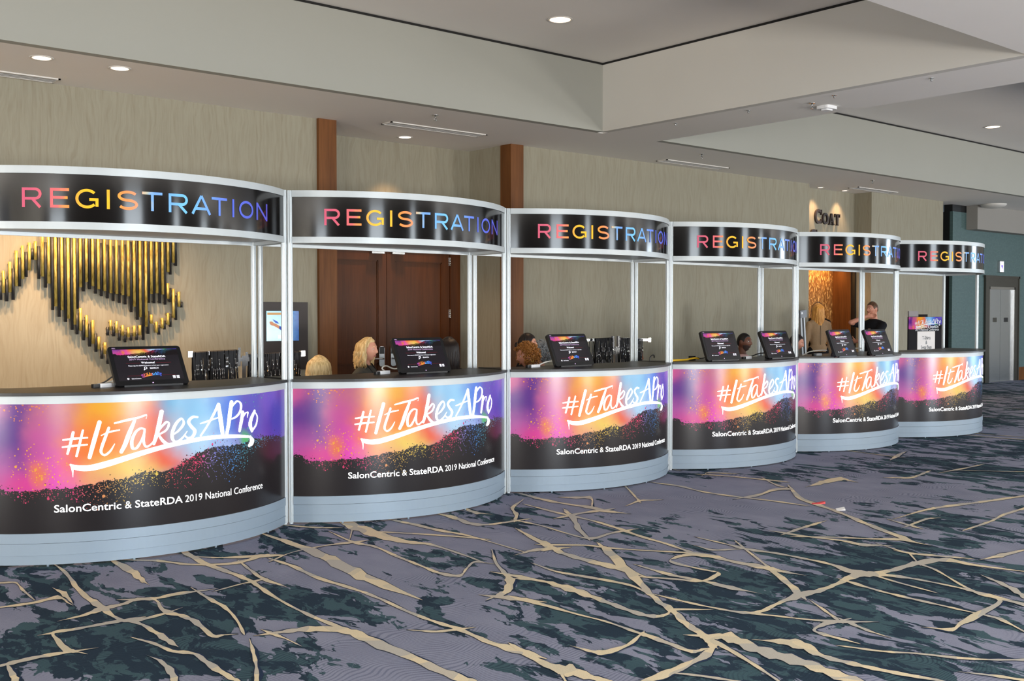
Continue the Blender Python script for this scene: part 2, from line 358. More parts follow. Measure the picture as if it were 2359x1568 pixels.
# ---- measured outlines: carpet veins (cm: x,y,x,y), lettering strokes (mm), wall tubes (m: x, top, bottom), monitors (x, y, turn, tilt)
VEINS=[[(355,686,358,691),(353,645,360,656),(348,601,360,618),(341,562,355,580),(338,525,349,539),(340,485,342,487)],[(287,671,293,682),(284,633,289,642),(286,600,290,606),(286,574,290,581),(282,550,286,555),(279,518,281,521),(277,486,280,490),(278,462,281,465)],[(323,617,325,620),(323,592,327,596),(320,557,324,563),(323,522,326,527),(323,495,326,499),(320,463,323,466),(320,437,323,440),(321,421,325,424),(319,393,323,398),(320,373,327,379)],[(213,695,214,697),(210,665,213,670),(203,625,207,632),(200,597,204,604),(199,574,204,582),(199,546,201,552),(204,535,206,540),(204,514,207,519),(203,496,207,501)],[(194,510,195,511),(197,496,199,499),(199,479,201,483),(205,469,207,473),(203,449,207,454),(203,429,206,433),(204,422,206,425)],[(242,669,247,678),(240,638,247,651),(238,618,243,627),(239,612,240,614)],[(159,611,160,614),(175,608,177,613),(189,610,191,617),(190,597,191,600)],[(194,630,195,632),(193,615,197,622),(192,599,193,600)],[(174,666,175,670),(181,661,182,665),(179,644,181,648),(178,620,179,621)],[(179,566,179,567),(188,566,190,571),(198,570,200,578),(212,574,213,579),(220,578,223,584),(229,574,231,579),(242,575,244,581),(259,574,260,576)],[(221,578,222,583),(228,572,230,577),(222,547,226,553),(226,531,229,536),(226,515,230,520),(223,489,226,494),(229,488,230,490)],[(200,543,202,547),(208,539,210,544),(221,542,222,546),(230,547,230,548)],[(133,509,133,512),(138,509,139,514),(150,510,151,515),(164,509,165,512),(170,509,171,510)],[(177,548,176,545),(167,549,167,545),(163,531,166,535),(161,512,165,520),(165,508,166,511)],[(167,545,168,548),(176,544,177,548),(188,544,189,548),(200,543,202,548)],[(134,504,136,506),(132,492,135,494),(131,484,134,486)],[(254,580,255,582),(251,555,254,560),(250,533,253,537),(245,509,247,511),(238,488,240,489)],[(234,471,235,472),(226,453,228,453),(219,436,220,435),(210,419,212,418)],[(189,479,189,480),(189,469,191,472),(186,453,190,456),(183,441,186,442)],[(247,475,248,478),(255,472,257,477),(264,467,268,475),(274,457,279,465),(276,445,283,454),(275,423,283,431),(277,401,283,408),(276,378,282,384),(277,358,283,364),(277,348,283,354)],[(247,473,250,477),(249,464,250,466),(249,453,250,454)],[(305,434,306,435),(311,425,313,428),(322,421,324,424)],[(251,679,251,681),(266,660,268,665),(276,640,278,644),(292,626,294,631),(304,623,307,630),(324,630,327,636),(329,627,330,629)],[(289,658,290,661),(300,644,302,647),(321,629,325,637)],[(304,625,306,628),(299,602,302,606),(294,575,298,582),(296,558,298,560)],[(266,570,266,572),(280,574,281,576),(288,574,290,578)],[(385,709,386,712),(394,691,397,695),(404,682,406,685)],[(396,669,397,670),(389,628,393,633),(393,607,396,611),(388,576,392,581),(385,544,388,548),(382,520,386,524),(387,506,391,511),(401,517,402,520),(417,529,419,533),(422,522,423,524)],[(392,633,389,628),(372,635,371,632),(345,631,344,629),(324,619,324,617)],[(414,676,428,695),(411,641,426,662),(412,620,423,634),(417,602,423,610),(425,588,429,593),(424,555,427,559),(422,533,424,536)],[(423,685,424,682),(399,648,399,647),(389,634,388,632)],[(454,676,457,681),(456,651,461,657),(457,624,462,630),(463,595,466,599),(462,564,464,567),(460,535,462,537)],[(446,548,447,548),(425,519,428,520),(410,492,415,495),(401,480,405,476),(389,467,384,458),(378,461,375,457)],[(411,492,414,496),(413,481,418,485)],[(375,453,379,458),(380,442,385,448)],[(496,677,498,680),(493,651,501,660),(489,626,496,635),(498,616,502,621),(528,614,531,618)],[(426,642,428,646),(440,622,443,625),(456,596,459,600),(464,581,466,583)],[(526,683,529,685),(519,659,526,667),(524,654,526,657)],[(585,680,581,675),(558,661,557,656),(540,635,544,635),(527,621,526,617)],[(604,697,609,702),(599,664,606,671),(602,638,606,642),(603,614,612,623),(601,598,610,607),(609,585,611,587)],[(627,657,634,664),(635,648,643,654),(607,619,608,618)],[(608,607,603,602),(588,609,584,604),(570,608,565,602)],[(576,616,583,620),(558,589,568,595),(538,564,547,569),(522,537,527,540)],[(525,610,528,614),(526,588,529,591),(521,552,524,555),(522,531,526,536),(545,535,550,540),(565,535,567,538)],[(574,657,577,660),(569,616,574,621),(568,579,572,582),(561,546,567,551),(553,515,558,518),(549,487,553,490),(541,458,546,462)],[(704,674,708,676),(682,645,688,650),(658,615,666,621)],[(640,607,643,610),(659,613,664,618),(670,609,673,611)],[(501,583,505,587),(490,557,497,563),(480,530,491,540),(474,509,481,515),(472,487,479,493),(471,467,480,475),(472,453,480,460),(472,439,475,442)],[(455,529,457,531),(466,529,472,535),(476,525,482,531)],[(487,535,490,539),(504,519,507,522),(511,502,514,505),(522,485,524,487),(541,458,544,461)],[(512,514,516,516),(494,488,508,497),(478,463,492,472),(459,432,470,438),(444,408,452,413),(433,389,440,394),(425,373,433,378),(414,356,421,359),(407,341,413,344),(401,331,408,335)],[(442,498,444,500),(439,477,442,480),(443,457,447,460),(447,440,451,443),(449,423,452,425),(442,402,444,403)],[(411,478,413,480),(417,465,420,469),(415,451,422,458),(414,435,423,442),(413,417,419,423),(411,400,416,404),(409,381,414,384),(413,372,417,376),(421,372,424,375),(430,375,433,378),(443,366,444,367)],[(489,455,491,456),(485,427,490,431),(489,405,492,408),(487,387,494,392),(492,372,493,374)],[(469,436,471,438),(480,419,483,421),(488,405,492,408),(510,409,515,415),(515,418,512,417),(513,434,511,432),(516,453,511,450),(522,455,526,459),(536,453,542,459),(541,440,549,446),(541,423,546,427),(541,405,550,411),(542,392,549,396),(546,381,548,383)],[(582,483,584,485),(580,461,583,463),(577,441,582,444),(582,421,586,424),(583,400,587,403),(582,381,587,384),(572,360,583,366),(577,350,587,355),(586,335,591,338),(589,321,592,323),(589,302,592,303),(586,288,591,290),(580,260,586,263)],[(560,466,562,468),(558,454,562,457),(573,446,575,448)],[(589,458,592,460),(574,439,579,442),(555,413,559,415),(536,390,544,394),(523,373,532,377),(507,353,515,356)],[(446,405,447,406),(446,384,449,386),(449,365,451,367),(453,348,457,350),(463,343,467,347),(484,347,489,351),(503,347,512,355),(521,347,527,352),(540,349,547,354),(564,352,575,360),(579,348,588,354),(600,346,607,351),(623,345,635,352),(646,339,656,344),(648,325,654,328),(651,313,655,315),(657,295,659,296)],[(454,348,457,350),(462,333,464,335),(468,321,470,322),(476,307,480,310),(488,298,490,299)],[(499,337,501,338),(489,323,492,324),(480,310,483,311)],[(480,310,476,307),(471,312,466,308),(456,308,457,307),(452,299,456,301),(453,286,455,286)],[(479,302,483,304),(475,290,478,291),(474,280,475,281)],[(551,345,556,348),(548,327,551,329),(546,310,550,312),(546,291,549,293),(546,272,548,273)],[(577,344,580,346),(573,328,576,330),(570,309,572,310)],[(631,349,628,348),(652,367,649,366),(652,370,649,369)],[(659,391,661,393),(649,368,653,371),(651,358,656,360),(661,339,665,340)],[(626,346,629,347),(618,330,622,332),(598,306,602,308),(584,287,589,289),(580,274,581,272),(548,271,540,265),(526,268,519,264),(512,265,507,262),(505,272,504,271)],[(546,265,548,266),(543,255,548,257),(533,239,535,240)],[(624,301,627,302),(616,290,622,292),(604,276,613,279),(596,268,602,269)],[(640,455,645,459),(642,441,646,443),(649,416,653,419),(646,398,654,403),(656,391,659,393)],[(642,455,645,458),(665,458,671,463),(688,461,693,465),(698,463,700,465)],[(640,441,643,443),(656,424,660,426),(670,406,673,408),(682,390,689,395),(683,375,685,377)],[(811,573,819,577),(768,533,781,540),(752,502,762,508),(737,473,745,478),(720,448,729,452),(703,420,712,424),(686,390,696,395)],[(836,619,840,622),(812,587,820,593),(814,576,806,568),(796,580,787,573),(766,572,757,565),(741,571,736,567)],[(740,667,743,670),(741,640,747,645),(734,609,739,613),(735,580,740,584),(742,547,746,550),(745,518,749,521)],[(835,567,840,570),(855,566,874,580),(886,568,902,579),(888,561,893,564)],[(814,673,817,676),(825,646,829,649),(834,603,839,606)],[(814,673,818,676),(825,677,830,681),(839,662,842,664)],[(753,435,755,436),(802,437,809,441),(836,432,845,437),(867,426,875,430),(926,416,935,420)],[(753,379,756,381),(793,381,800,385),(826,387,834,391),(866,389,873,393)],[(381,443,385,447),(383,424,387,428),(385,403,387,405),(387,384,389,385),(385,361,388,363),(384,353,389,357),(383,337,387,340),(382,323,386,326),(390,322,392,324)],[(386,359,385,357),(369,352,368,349),(355,352,350,347),(350,356,347,353),(348,363,347,362)],[(402,332,410,336),(398,326,403,325),(390,321,386,315),(370,316,365,311),(355,315,349,308),(340,313,337,309)],[(407,331,413,335),(409,323,421,331),(405,307,416,314),(404,292,415,299),(405,278,415,284),(403,264,412,268),(401,251,411,256)],[(401,324,406,327),(396,310,400,312),(389,293,392,294),(381,275,383,276)],[(322,375,327,379),(318,357,323,361),(316,342,324,350),(317,337,328,346),(321,328,326,332),(323,320,327,324)],[(318,344,320,345),(311,333,313,334)],[(423,312,425,313),(425,303,433,308),(425,292,437,299),(422,279,427,282),(423,267,428,269),(425,256,429,258),(428,243,432,245),(432,233,435,234)],[(445,280,447,281),(451,266,453,268),(460,255,462,256),(468,239,471,241),(477,229,479,230),(488,219,491,220)],[(453,227,454,227),(457,217,460,218),(461,206,464,207)],[(354,310,355,311),(360,299,362,301),(366,286,368,287)],[(732,413,738,416),(765,417,771,421),(776,416,778,417)],[(743,433,745,434),(733,412,739,415)],[(672,326,675,327),(686,322,694,327),(716,321,719,323)],[(937,542,942,545),(946,531,955,537),(990,540,997,545)]]
LETTERS=[[(-617,835,-600,830),(-633,767,-617,762),(-650,702,-636,697)],[(-559,845,-546,841),(-579,765,-564,761),(-598,685,-584,681)],[(-668,781,-669,791),(-612,785,-613,799),(-526,791,-527,801)],[(-671,737,-672,747),(-616,740,-617,754),(-528,748,-529,758)],[(-468,896,-443,887),(-490,820,-464,811),(-510,748,-484,739),(-527,674,-505,667)],[(-409,857,-394,850),(-433,793,-416,785),(-453,736,-435,730),(-456,698,-440,704),(-427,675,-429,689),(-391,700,-400,709),(-366,748,-370,751)],[(-446,804,-448,809),(-396,821,-399,832),(-337,832,-339,840)],[(-367,875,-369,885),(-296,888,-299,903),(-225,902,-228,915),(-175,917,-174,928),(-179,900,-175,899)],[(-255,899,-238,891),(-296,813,-269,800),(-319,749,-294,736),(-340,702,-320,690)],[(-184,838,-187,827),(-213,846,-209,833),(-250,822,-236,811),(-276,767,-255,762),(-269,711,-253,722),(-231,711,-241,724),(-202,758,-214,764),(-183,815,-192,819)],[(-194,827,-180,824),(-203,760,-185,760),(-183,715,-177,728),(-144,729,-151,738),(-117,770,-121,773)],[(-92,945,-64,937),(-110,865,-81,857),(-124,800,-97,791),(-141,739,-121,731)],[(-110,793,-118,799),(-80,831,-90,840),(-44,864,-50,878),(-39,858,-24,856),(-56,822,-47,812),(-105,796,-99,786)],[(-107,792,-97,799),(-76,740,-62,755),(-25,708,-21,728),(39,716,38,723)],[(-7,779,-12,786),(40,806,29,816),(77,852,59,857),(53,893,53,878),(9,865,26,852),(-19,809,3,802),(-20,757,1,762),(17,728,16,745),(61,754,52,763),(94,801,91,804)],[(167,895,167,881),(126,899,134,882),(90,866,114,861),(110,825,130,835),(133,798,159,799),(121,769,137,754),(98,763,96,748),(79,776,73,769)],[(316,968,339,957),(277,899,294,890),(228,825,241,817),(182,767,193,759)],[(316,960,343,961),(322,881,358,882),(332,820,368,821),(344,760,376,761)],[(187,840,185,847),(237,848,233,860),(344,874,341,881)],[(421,972,455,966),(405,896,441,889),(395,827,428,820),(381,760,409,754)],[(435,925,428,930),(489,965,481,978),(513,949,534,953),(508,906,529,899),(472,872,484,860),(417,856,422,848)],[(526,895,556,889),(514,843,546,836),(505,808,535,802),(498,769,522,764)],[(527,830,518,834),(566,873,551,882),(584,884,599,891),(584,853,590,852)],[(653,895,677,887),(611,845,645,835),(597,797,636,795),(622,753,649,756)],[(645,750,626,760),(690,792,673,797),(702,847,687,848),(676,882,665,880)],[(-630,627,-624,636),(-611,602,-602,631),(-559,587,-557,625),(-495,588,-501,628),(-410,606,-420,646),(-310,634,-320,671),(-200,665,-209,699),(-95,690,-103,721),(7,708,0,738),(122,722,117,751),(236,730,232,758),(369,728,368,756),(507,719,507,742),(616,708,617,723)],[(608,715,626,719),(611,692,659,690),(603,675,644,656),(593,662,612,647)],[(-627,623,-608,625),(-618,587,-609,588),(-614,553,-611,553)]]
GOLD=[(3.025,1.988,1.772),(3.085,2.078,1.778),(3.146,2.191,1.839),(3.206,2.243,1.911),(3.27,2.275,1.999),(3.328,2.291,2.104),(3.395,2.489,1.94),(3.455,2.425,1.871),(3.521,2.506,1.64),(3.583,2.482,1.602),(3.646,2.431,1.515),(3.708,2.432,1.453),(3.769,2.488,1.838),(3.83,2.449,1.893),(3.893,2.494,1.85),(3.952,2.444,1.82),(4.016,2.476,1.802),(4.08,2.535,1.78),(4.141,2.499,1.772),(4.205,2.462,1.762),(4.266,2.48,1.75),(4.328,2.498,1.639),(4.392,2.475,1.528),(4.454,2.549,1.427),(4.514,2.498,1.777),(4.575,2.516,1.785),(4.638,2.521,1.773),(4.7,2.581,2.017),(4.761,2.558,2.121),(3.765,1.625,1.391),(3.826,1.55,1.321),(3.889,1.498,1.253),(3.949,1.326,1.194),(4.012,1.266,1.142),(4.071,1.215,1.113),(4.073,1.497,1.391),(4.136,1.485,1.363),(4.199,1.445,1.334),(4.261,1.422,1.317),(4.323,1.437,1.326),(4.384,1.443,1.333),(4.511,1.555,1.458),(4.566,1.479,1.361),(4.631,1.519,1.406),(4.695,1.573,1.446),(4.758,1.836,1.519),(4.696,1.896,1.727),(4.82,1.805,1.641)]
BLACK=[(3.0,1.892,1.701),(3.057,1.908,1.687),(3.117,2.013,1.702),(3.179,2.124,1.836),(3.241,2.18,1.932),(3.299,2.219,2.107),(3.362,2.244,1.914),(3.426,2.285,1.828),(3.493,2.439,1.602),(3.556,2.428,1.533),(3.619,2.43,1.48),(3.683,2.432,1.399),(3.74,2.433,1.614),(3.732,1.568,1.353),(3.802,2.475,1.795),(3.863,2.505,1.819),(3.924,2.483,1.773),(3.983,2.3,1.747),(4.045,2.287,1.725),(4.107,2.274,1.697),(4.17,2.284,1.678),(4.232,2.295,1.663),(4.296,2.326,1.581),(4.361,2.556,1.499),(4.423,2.505,1.283),(4.486,2.565,1.68),(4.544,2.486,1.676),(4.607,2.532,1.676),(4.668,2.551,1.662),(4.729,2.541,1.99),(4.791,2.531,2.085),(3.797,1.499,1.29),(3.858,1.463,1.224),(3.922,1.358,1.167),(3.982,1.212,1.095),(4.044,1.176,1.038),(4.045,1.427,1.336),(4.106,1.431,1.327),(4.167,1.39,1.279),(4.228,1.37,1.262),(4.292,1.361,1.279),(4.353,1.365,1.284),(4.477,1.592,1.348),(4.596,1.442,1.338),(4.659,1.49,1.394),(4.724,1.564,1.421),(4.788,1.764,1.494),(4.724,1.844,1.69),(4.85,1.694,1.633)]
MONITORS=[(2.833,7.091,-0.029,0.624),(5.13,7.142,-0.031,0.481),(6.823,7.157,0.03,0.415),(8.774,6.994,-0.063,0.348),(9.699,6.954,0.021,0.409),(10.596,6.734,0.087,0.356),(11.265,6.689,0.048,0.383)]
DARKPATCH=[(4.91,3.99,.75,.9,.1),(5.11,3.28,.9,1.1,.13),(5.91,3.22,.9,1.1,.11),(6.1,3.68,.7,1.0,.1),(4.33,4.12,.5,.6,.08),(10.23,5.36,1.6,2.2,.12),(4.07,2.82,.8,.8,.09),(2.61,5.21,.55,.7,.12),(2.16,5.28,.5,.6,.1),(1.88,5.51,.4,.5,.09),(4.0,5.42,.4,.5,.1),(3.84,6.8,.4,.5,.1),(3.51,5.54,.9,1.0,-.12),(3.01,3.91,.8,.8,-.12),(2.41,6.39,.7,.5,-.1),(6.06,5.34,1.2,1.2,-.1),(4.71,4.86,.5,.7,-.06),(7.47,5.19,1.2,1.2,-.08),(2.7,4.08,.5,.5,-.1),(6.46,6.38,1.1,1.2,-0.14),(7.65,5.95,1.5,1.5,-0.1),(9.72,5.93,2.5,2.5,-0.08),(9.20,4.95,1.5,1.5,-0.06),(4.85,5.87,0.6,0.7,-0.12),(1.53,5.16,0.6,0.5,0.1),(1.80,4.77,0.5,0.5,0.1),(2.06,4.55,0.5,0.5,0.11),(2.30,4.27,0.5,0.5,0.08),(1.58,5.76,0.4,0.5,0.08),(2.97,5.02,0.4,0.4,0.08),(3.03,4.11,0.3,0.3,0.05)]

# ------------------------------------------------------------------ floor (carpet with its tan veins in the same mesh)
M_CARPET, M_VEIN = mat_carpet(), mat_vein()
M_VEDGE = plain('navy_vein_edge', (44, 58, 82), .95, 0, .15, 60, .1)
fl = MB()
fl.box(-10.5, 33.2, -6.3, 15.5, -.12, 0)
VN = [0]
def add_vein(rows):
    VN[0] += 1; z = .0030 + VN[0] * .000008
    rows = [list(map(float, r)) for r in rows]
    def tip(a, b):                                   # veins run out to a point
        ca = np.array([(a[0] + a[2]) / 2, (a[1] + a[3]) / 2]); cb = np.array([(b[0] + b[2]) / 2, (b[1] + b[3]) / 2])
        w = math.hypot(a[0] - a[2], a[1] - a[3]); d = (ca - cb) / (np.linalg.norm(ca - cb) + 1e-9) * min(.16, .03 + 1.6 * w)
        e = ca + d; h = (np.array(a[:2]) - np.array(a[2:])) * .04
        return [e[0] + h[0], e[1] + h[1], e[0] - h[0], e[1] - h[1]]
    rows = [tip(rows[0], rows[1])] + rows + [tip(rows[-1], rows[-2])]
    rows = smooth_pairs(rows, 4)
    vs, fs, ev = [], [], []
    for i, r in enumerate(rows):
        k = 1 + .22 * math.sin(i * 1.9 + r[0] * 9) + .12 * math.sin(i * 5.1 + r[1] * 17)
        c = np.array([(r[0] + r[2]) / 2, (r[1] + r[3]) / 2]); h = np.array([(r[0] - r[2]) / 2, (r[1] - r[3]) / 2]) * k
        a, b = c + h, c - h
        hn = h / (np.linalg.norm(h) + 1e-9)
        vs += [(a[0], a[1], z), (b[0], b[1], z)]
        e = .013 + .007 * math.sin(i * 1.3 + r[1] * 5)
        ev += [(a[0] + hn[0] * e * .25, a[1] + hn[1] * e * .25, z - .0012), (b[0] - hn[0] * e, b[1] - hn[1] * e, z - .0012)]
    n = len(rows)
    def quads(V):
        out = []
        for i in range(n - 1):
            p, q, r = V[2 * i], V[2 * i + 1], V[2 * i + 3]
            z = (q[0] - p[0]) * (r[1] - p[1]) - (q[1] - p[1]) * (r[0] - p[0])
            out.append((2 * i, 2 * i + 1, 2 * i + 3, 2 * i + 2) if z > 0 else (2 * i + 2, 2 * i + 3, 2 * i + 1, 2 * i))
        return out
    fl.add(vs, quads(vs), 1); fl.add(ev, quads(ev), 2)
for v in VEINS:
    add_vein([[q / 100 for q in r] for r in v])
def seen_traced(x, y):
    d = FWD.x * x + FWD.y * y; l = (math.sin(YAW) * x - math.cos(YAW) * y)
    return d > 3.5 and d < 10.2 and abs(l / d) < .5
rng = random.Random(5)
def wander(x, y, ang, L, w):
    rows = []; n = max(3, int(L / .28))
    for i in range(n + 1):
        t = i / n; ww = w * (math.sin(math.pi * min(1, max(0.03, t))) ** .7) + .004
        nx, ny = -math.sin(ang), math.cos(ang)
        rows.append((x + nx * ww, y + ny * ww, x - nx * ww, y - ny * ww))
        ang += rng.gauss(0, .10); x += math.cos(ang) * L / n; y += math.sin(ang) * L / n
    return rows
made = 0
while made < 330:
    x = rng.uniform(-8, 30); y = rng.uniform(-6, 8.5)
    if seen_traced(x, y): continue
    base = math.radians(86) if rng.random() < .72 else math.radians(rng.uniform(-10, 40))
    L = rng.uniform(1.2, 3.4) if base > 1.4 else rng.uniform(.5, 1.3)
    rows = wander(x, y, base + rng.gauss(0, .09) + (math.pi if rng.random() < .5 else 0), L, rng.uniform(.008, .026))
    if any(seen_traced(r[0], r[1]) for r in rows[::2]): made += .2; continue
    add_vein(rows); made += 1
floor = struct(fl.build('floor', [M_CARPET, M_VEIN, M_VEDGE]))

# ------------------------------------------------------------------ walls
WY, SOF, UP = 11.4, 3.9, 4.75
def S(name, mat, *boxes):
    m = MB()
    for b in boxes: m.box(*b)
    return struct(m.build(name, mat))
S('wall_back', M_WALL, (-10.2, 6.58, WY, WY + .9, 0, SOF))                       # left of the door recess
S('wall_back', M_WALL, (9.60, 16.68, WY, WY + .35, 0, SOF), (9.60, 9.95, WY + .35, 12.3, 0, SOF))   # between doors and coat check
S('wall_back', M_WALL, (18.735, 21.47, WY, WY + .9, 0, SOF))                     # right of coat check
S('wall_recess', M_WALL, (6.5, 9.95, 12.3, 12.5, 2.56, SOF), (6.5, 7.03, 12.3, 12.5, 0, 2.56), (9.37, 9.95, 12.3, 12.5, 0, 2.56))
S('wall_niche', M_WALL, (16.5, 18.735, 11.77, 11.95, 2.42, SOF), (16.45, 16.68, 11.75, 12.4, 0, SOF))
S('trim_1', M_WOOD, (6.576, 6.822, 11.352, 11.60, 0, SOF), (6.582, 6.60, 11.6, 12.3, 0, SOF))
S('trim_2', M_WOOD, (9.585, 9.814, 11.352, 11.58, 0, SOF))
S('trim_3', M_DOOR, (6.95, 7.06, 12.22, 12.3, 0, 2.56), (9.195, 9.37, 12.22, 12.3, 0, 2.56), (7.06, 9.195, 12.22, 12.3, 2.43, 2.56))
def mat_goldwall():
    t = NT('gold_flecked_wallcovering'); co = t.coord(); s = t.sep(co)
    v = t.noise(t.comb(t.math('MULTIPLY', s[0], 34), 0, t.math('MULTIPLY', s[2], 11)), 1.0, 2.0, .5, .8)
    t.set(color=t.ramp(v, [(.50, lin((140, 92, 44))), (.58, lin((206, 150, 78))), (.68, lin((250, 212, 140)))]), rough=.45, metal=.25)
    return t.m
S('wall_niche', mat_goldwall(), (16.6, 18.70, 12.2, 12.35, 0, 2.7))
S('wall_niche', M_WOOD, (18.66, 18.735, 11.80, 12.25, 0, 2.42))
S('trim_4', M_BLACK, (18.69, 18.735, 11.72, 11.80, 0, 2.42))
S('ceiling_niche', M_BEIGE, (16.6, 18.735, 11.95, 12.2, 2.5, 2.6))
# far corridor and lift lobby
M_DARKWALL = plain('corridor_shade_black', (16, 18, 20), .6)  # near-black colour stands in for the shade of the corridor and wall return
S('wall_far', M_DARKWALL, (21.47, 22.6, 14.2, 14.4, 0, SOF), (22.17, 22.25, 11.62, 14.3, 0, 3.75), (21.40, 21.47, 12.3, 14.3, 0, SOF))
S('wall_far', M_TEAL, (22.17, 23.62, 11.55, 11.62, 0, 3.75), (23.62, 25.16, 11.55, 11.62, 2.33, 3.75), (25.16, 33, 11.55, 11.62, 0, 3.75))
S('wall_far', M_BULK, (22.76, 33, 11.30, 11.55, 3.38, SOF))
S('wall_far', M_DARKWALL, (22.17, 33, 11.56, 11.75, 3.75, SOF))  # top of the teal wall, its shade painted as black
S('trim_5', M_WOOD, (22.9, 23.50, 11.53, 11.55, 0, .30), (25.30, 33, 11.53, 11.55, 0, .30))
S('wall_right', M_BEIGE, (33, 33.2, -6.2, 11.75, 0, .3), (33, 33.2, -6.2, 11.75, 3.6, UP), (33, 33.2, -6.2, -3.35, .3, 3.6), (33, 33.2, 2.35, 11.75, .3, 3.6))
S('wall_left', M_BEIGE, (-10.4, -10.2, -6.2, 12.3, 0, .3), (-10.4, -10.2, -6.2, 12.3, 3.6, UP), (-10.4, -10.2, -6.2, 0, .3, 3.6), (-10.4, -10.2, 5.0, 12.3, .3, 3.6))
fw = MB(); edges = [-10.2] + [e for (c, w) in FRONT_WIN for e in (c - w / 2, c + w / 2)] + [33]
for a, b in zip(edges[::2], edges[1::2]): fw.box(a, b, FRONT_Y - .2, FRONT_Y, .3, 3.6)
fw.box(-10.2, 33, FRONT_Y - .2, FRONT_Y, 0, .3); fw.box(-10.2, 33, FRONT_Y - .2, FRONT_Y, 3.6, UP)
struct(fw.build('wall_front', mat_paint('warm_grey_wall', (52, 47, 43))))
for k, (c, w) in enumerate(FRONT_WIN):
    m = MB(); a, b = c - w / 2, c + w / 2
    for (x0, x1) in ((a, a + .05), (b - .05, b), (c - .025, c + .025)): m.box(x0, x1, FRONT_Y - .17, FRONT_Y - .05, .3, 3.6)
    for z in (.3, 2.4, 3.55): m.box(a, b, FRONT_Y - .17, FRONT_Y - .05, z, z + .05)
    struct(m.build('window_%d' % (k + 1), M_DARKSTEEL))

# ------------------------------------------------------------------ coffered ceiling
CY0, CY1, BX0, BX1 = 4.45, 9.85, 9.86, 10.99
S('ceiling', M_PAINT, (-10.4, 33.2, -6.2, CY0, SOF, SOF + .12), (-10.4, 33.2, CY1 + .10, 14.4, SOF, SOF + .12), (BX0 + .10, BX1, CY0, CY1 + .10, SOF, SOF + .12),
  (-10.4, -9.0, CY0, CY1, SOF, SOF + .12), (30, 33.2, CY0, CY1, SOF, SOF + .12))
S('ceiling_coffer', M_PAINT, (-9.1, BX0 + .1, CY0 - .1, CY1 + .1, UP + .03, UP + .12))
S('ceiling_coffer', M_PAINT, (BX1 - .1, 30.1, CY0 - .1, CY1 + .1, UP + .03, UP + .12))
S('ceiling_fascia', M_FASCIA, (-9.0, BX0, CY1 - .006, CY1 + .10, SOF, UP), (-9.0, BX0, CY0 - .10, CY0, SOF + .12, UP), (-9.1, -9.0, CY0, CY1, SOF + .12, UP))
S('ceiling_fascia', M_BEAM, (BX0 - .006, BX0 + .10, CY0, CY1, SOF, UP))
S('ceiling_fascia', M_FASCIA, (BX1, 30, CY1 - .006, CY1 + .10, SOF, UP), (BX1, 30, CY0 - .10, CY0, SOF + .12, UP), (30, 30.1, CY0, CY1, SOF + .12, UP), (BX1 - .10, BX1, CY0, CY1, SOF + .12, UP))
S('trim_6', M_GAP, (-9.0, BX0 + .05, CY1 + .004, CY1 + .09, UP, UP + .03), (BX0 + .004, BX0 + .09, CY0, CY1, UP, UP + .03), (BX1, 30, CY1 + .004, CY1 + .09, UP, UP + .03))

# ------------------------------------------------------------------ double door in the recess
def door_leaf(name, x0, x1, hinge_right):
    d = MB()
    y0, y1 = 12.235, 12.285
    w = x1 - x0
    st = .13
    d.box(x0, x0 + st, y0, y1, .01, 2.42); d.box(x1 - st, x1, y0, y1, .01, 2.42)
    for (z0, z1) in ((.01, .22), (.90, 1.08), (2.28, 2.42)): d.box(x0 + st, x1 - st, y0, y1, z0, z1)
    o = struct(d.build(name, M_DOOR))
    p = MB()
    for (z0, z1) in ((.22, .90), (1.08, 2.28)):
        p.box(x0 + st, x1 - st, y0 + .018, y1 - .01, z0, z1)
        for (a, b, c, e) in ((x0 + st, x0 + st + .014, z0, z1), (x1 - st - .014, x1 - st, z0, z1), (x0 + st, x1 - st, z0, z0 + .014), (x0 + st, x1 - st, z1 - .014, z1)):
            p.box(a, b, y0 + .006, y0 + .018, c, e)
    p.build('door_panel', M_DOOR, o)
    xl = x0 + .09 if hinge_right else x1 - .09
    lp = MB(); lp.prism(rrect(.085, .27, .03, 5, xl, .985), -.022, 0, 0, Matrix.Translation((0, y0, 0)) @ Matrix.Rotation(math.pi / 2, 4, 'X') @ Matrix.Translation((0, 0, .022)))
    lo = lp.build('lock_plate', M_STEEL, o)
    rd = MB(); rd.box(xl - .034, xl + .034, y0 - .03, y0 - .02, 1.02, 1.115); rd.build('card_reader', M_BLACK, lo)
    lv = MB(); s = 1 if hinge_right else -1
    lv.tube([(xl, y0 - .02, .955), (xl, y0 - .06, .955), (xl + s * .03, y0 - .07, .957), (xl + s * .15, y0 - .07, .957)], .011, 8)
    lv.build('lever_handle', M_CHROME, o)
    for z in (.35, 1.0, 1.562, 2.297):
        h = MB(); xh = x1 + .004 if hinge_right else x0 - .004
        for k in range(5): h.cyl((xh, y0 - .012, z - .06 + k * .024), (xh, y0 - .012, z - .038 + k * .024), .012, n=10)
        h.box(xh - .02, xh + .02, y0 - .006, y0, z - .06, z + .06)
        h.build('hinge', M_CHROME, o)
    c = MB(); c.box(xl - s * .03, xl + s * .17, y0 - .05, y0, 2.37, 2.42); c.build('latch_case', M_STEEL, o)
door_leaf('door_1', 7.066, 8.122, False)
door_leaf('door_2', 8.130, 9.186, True)

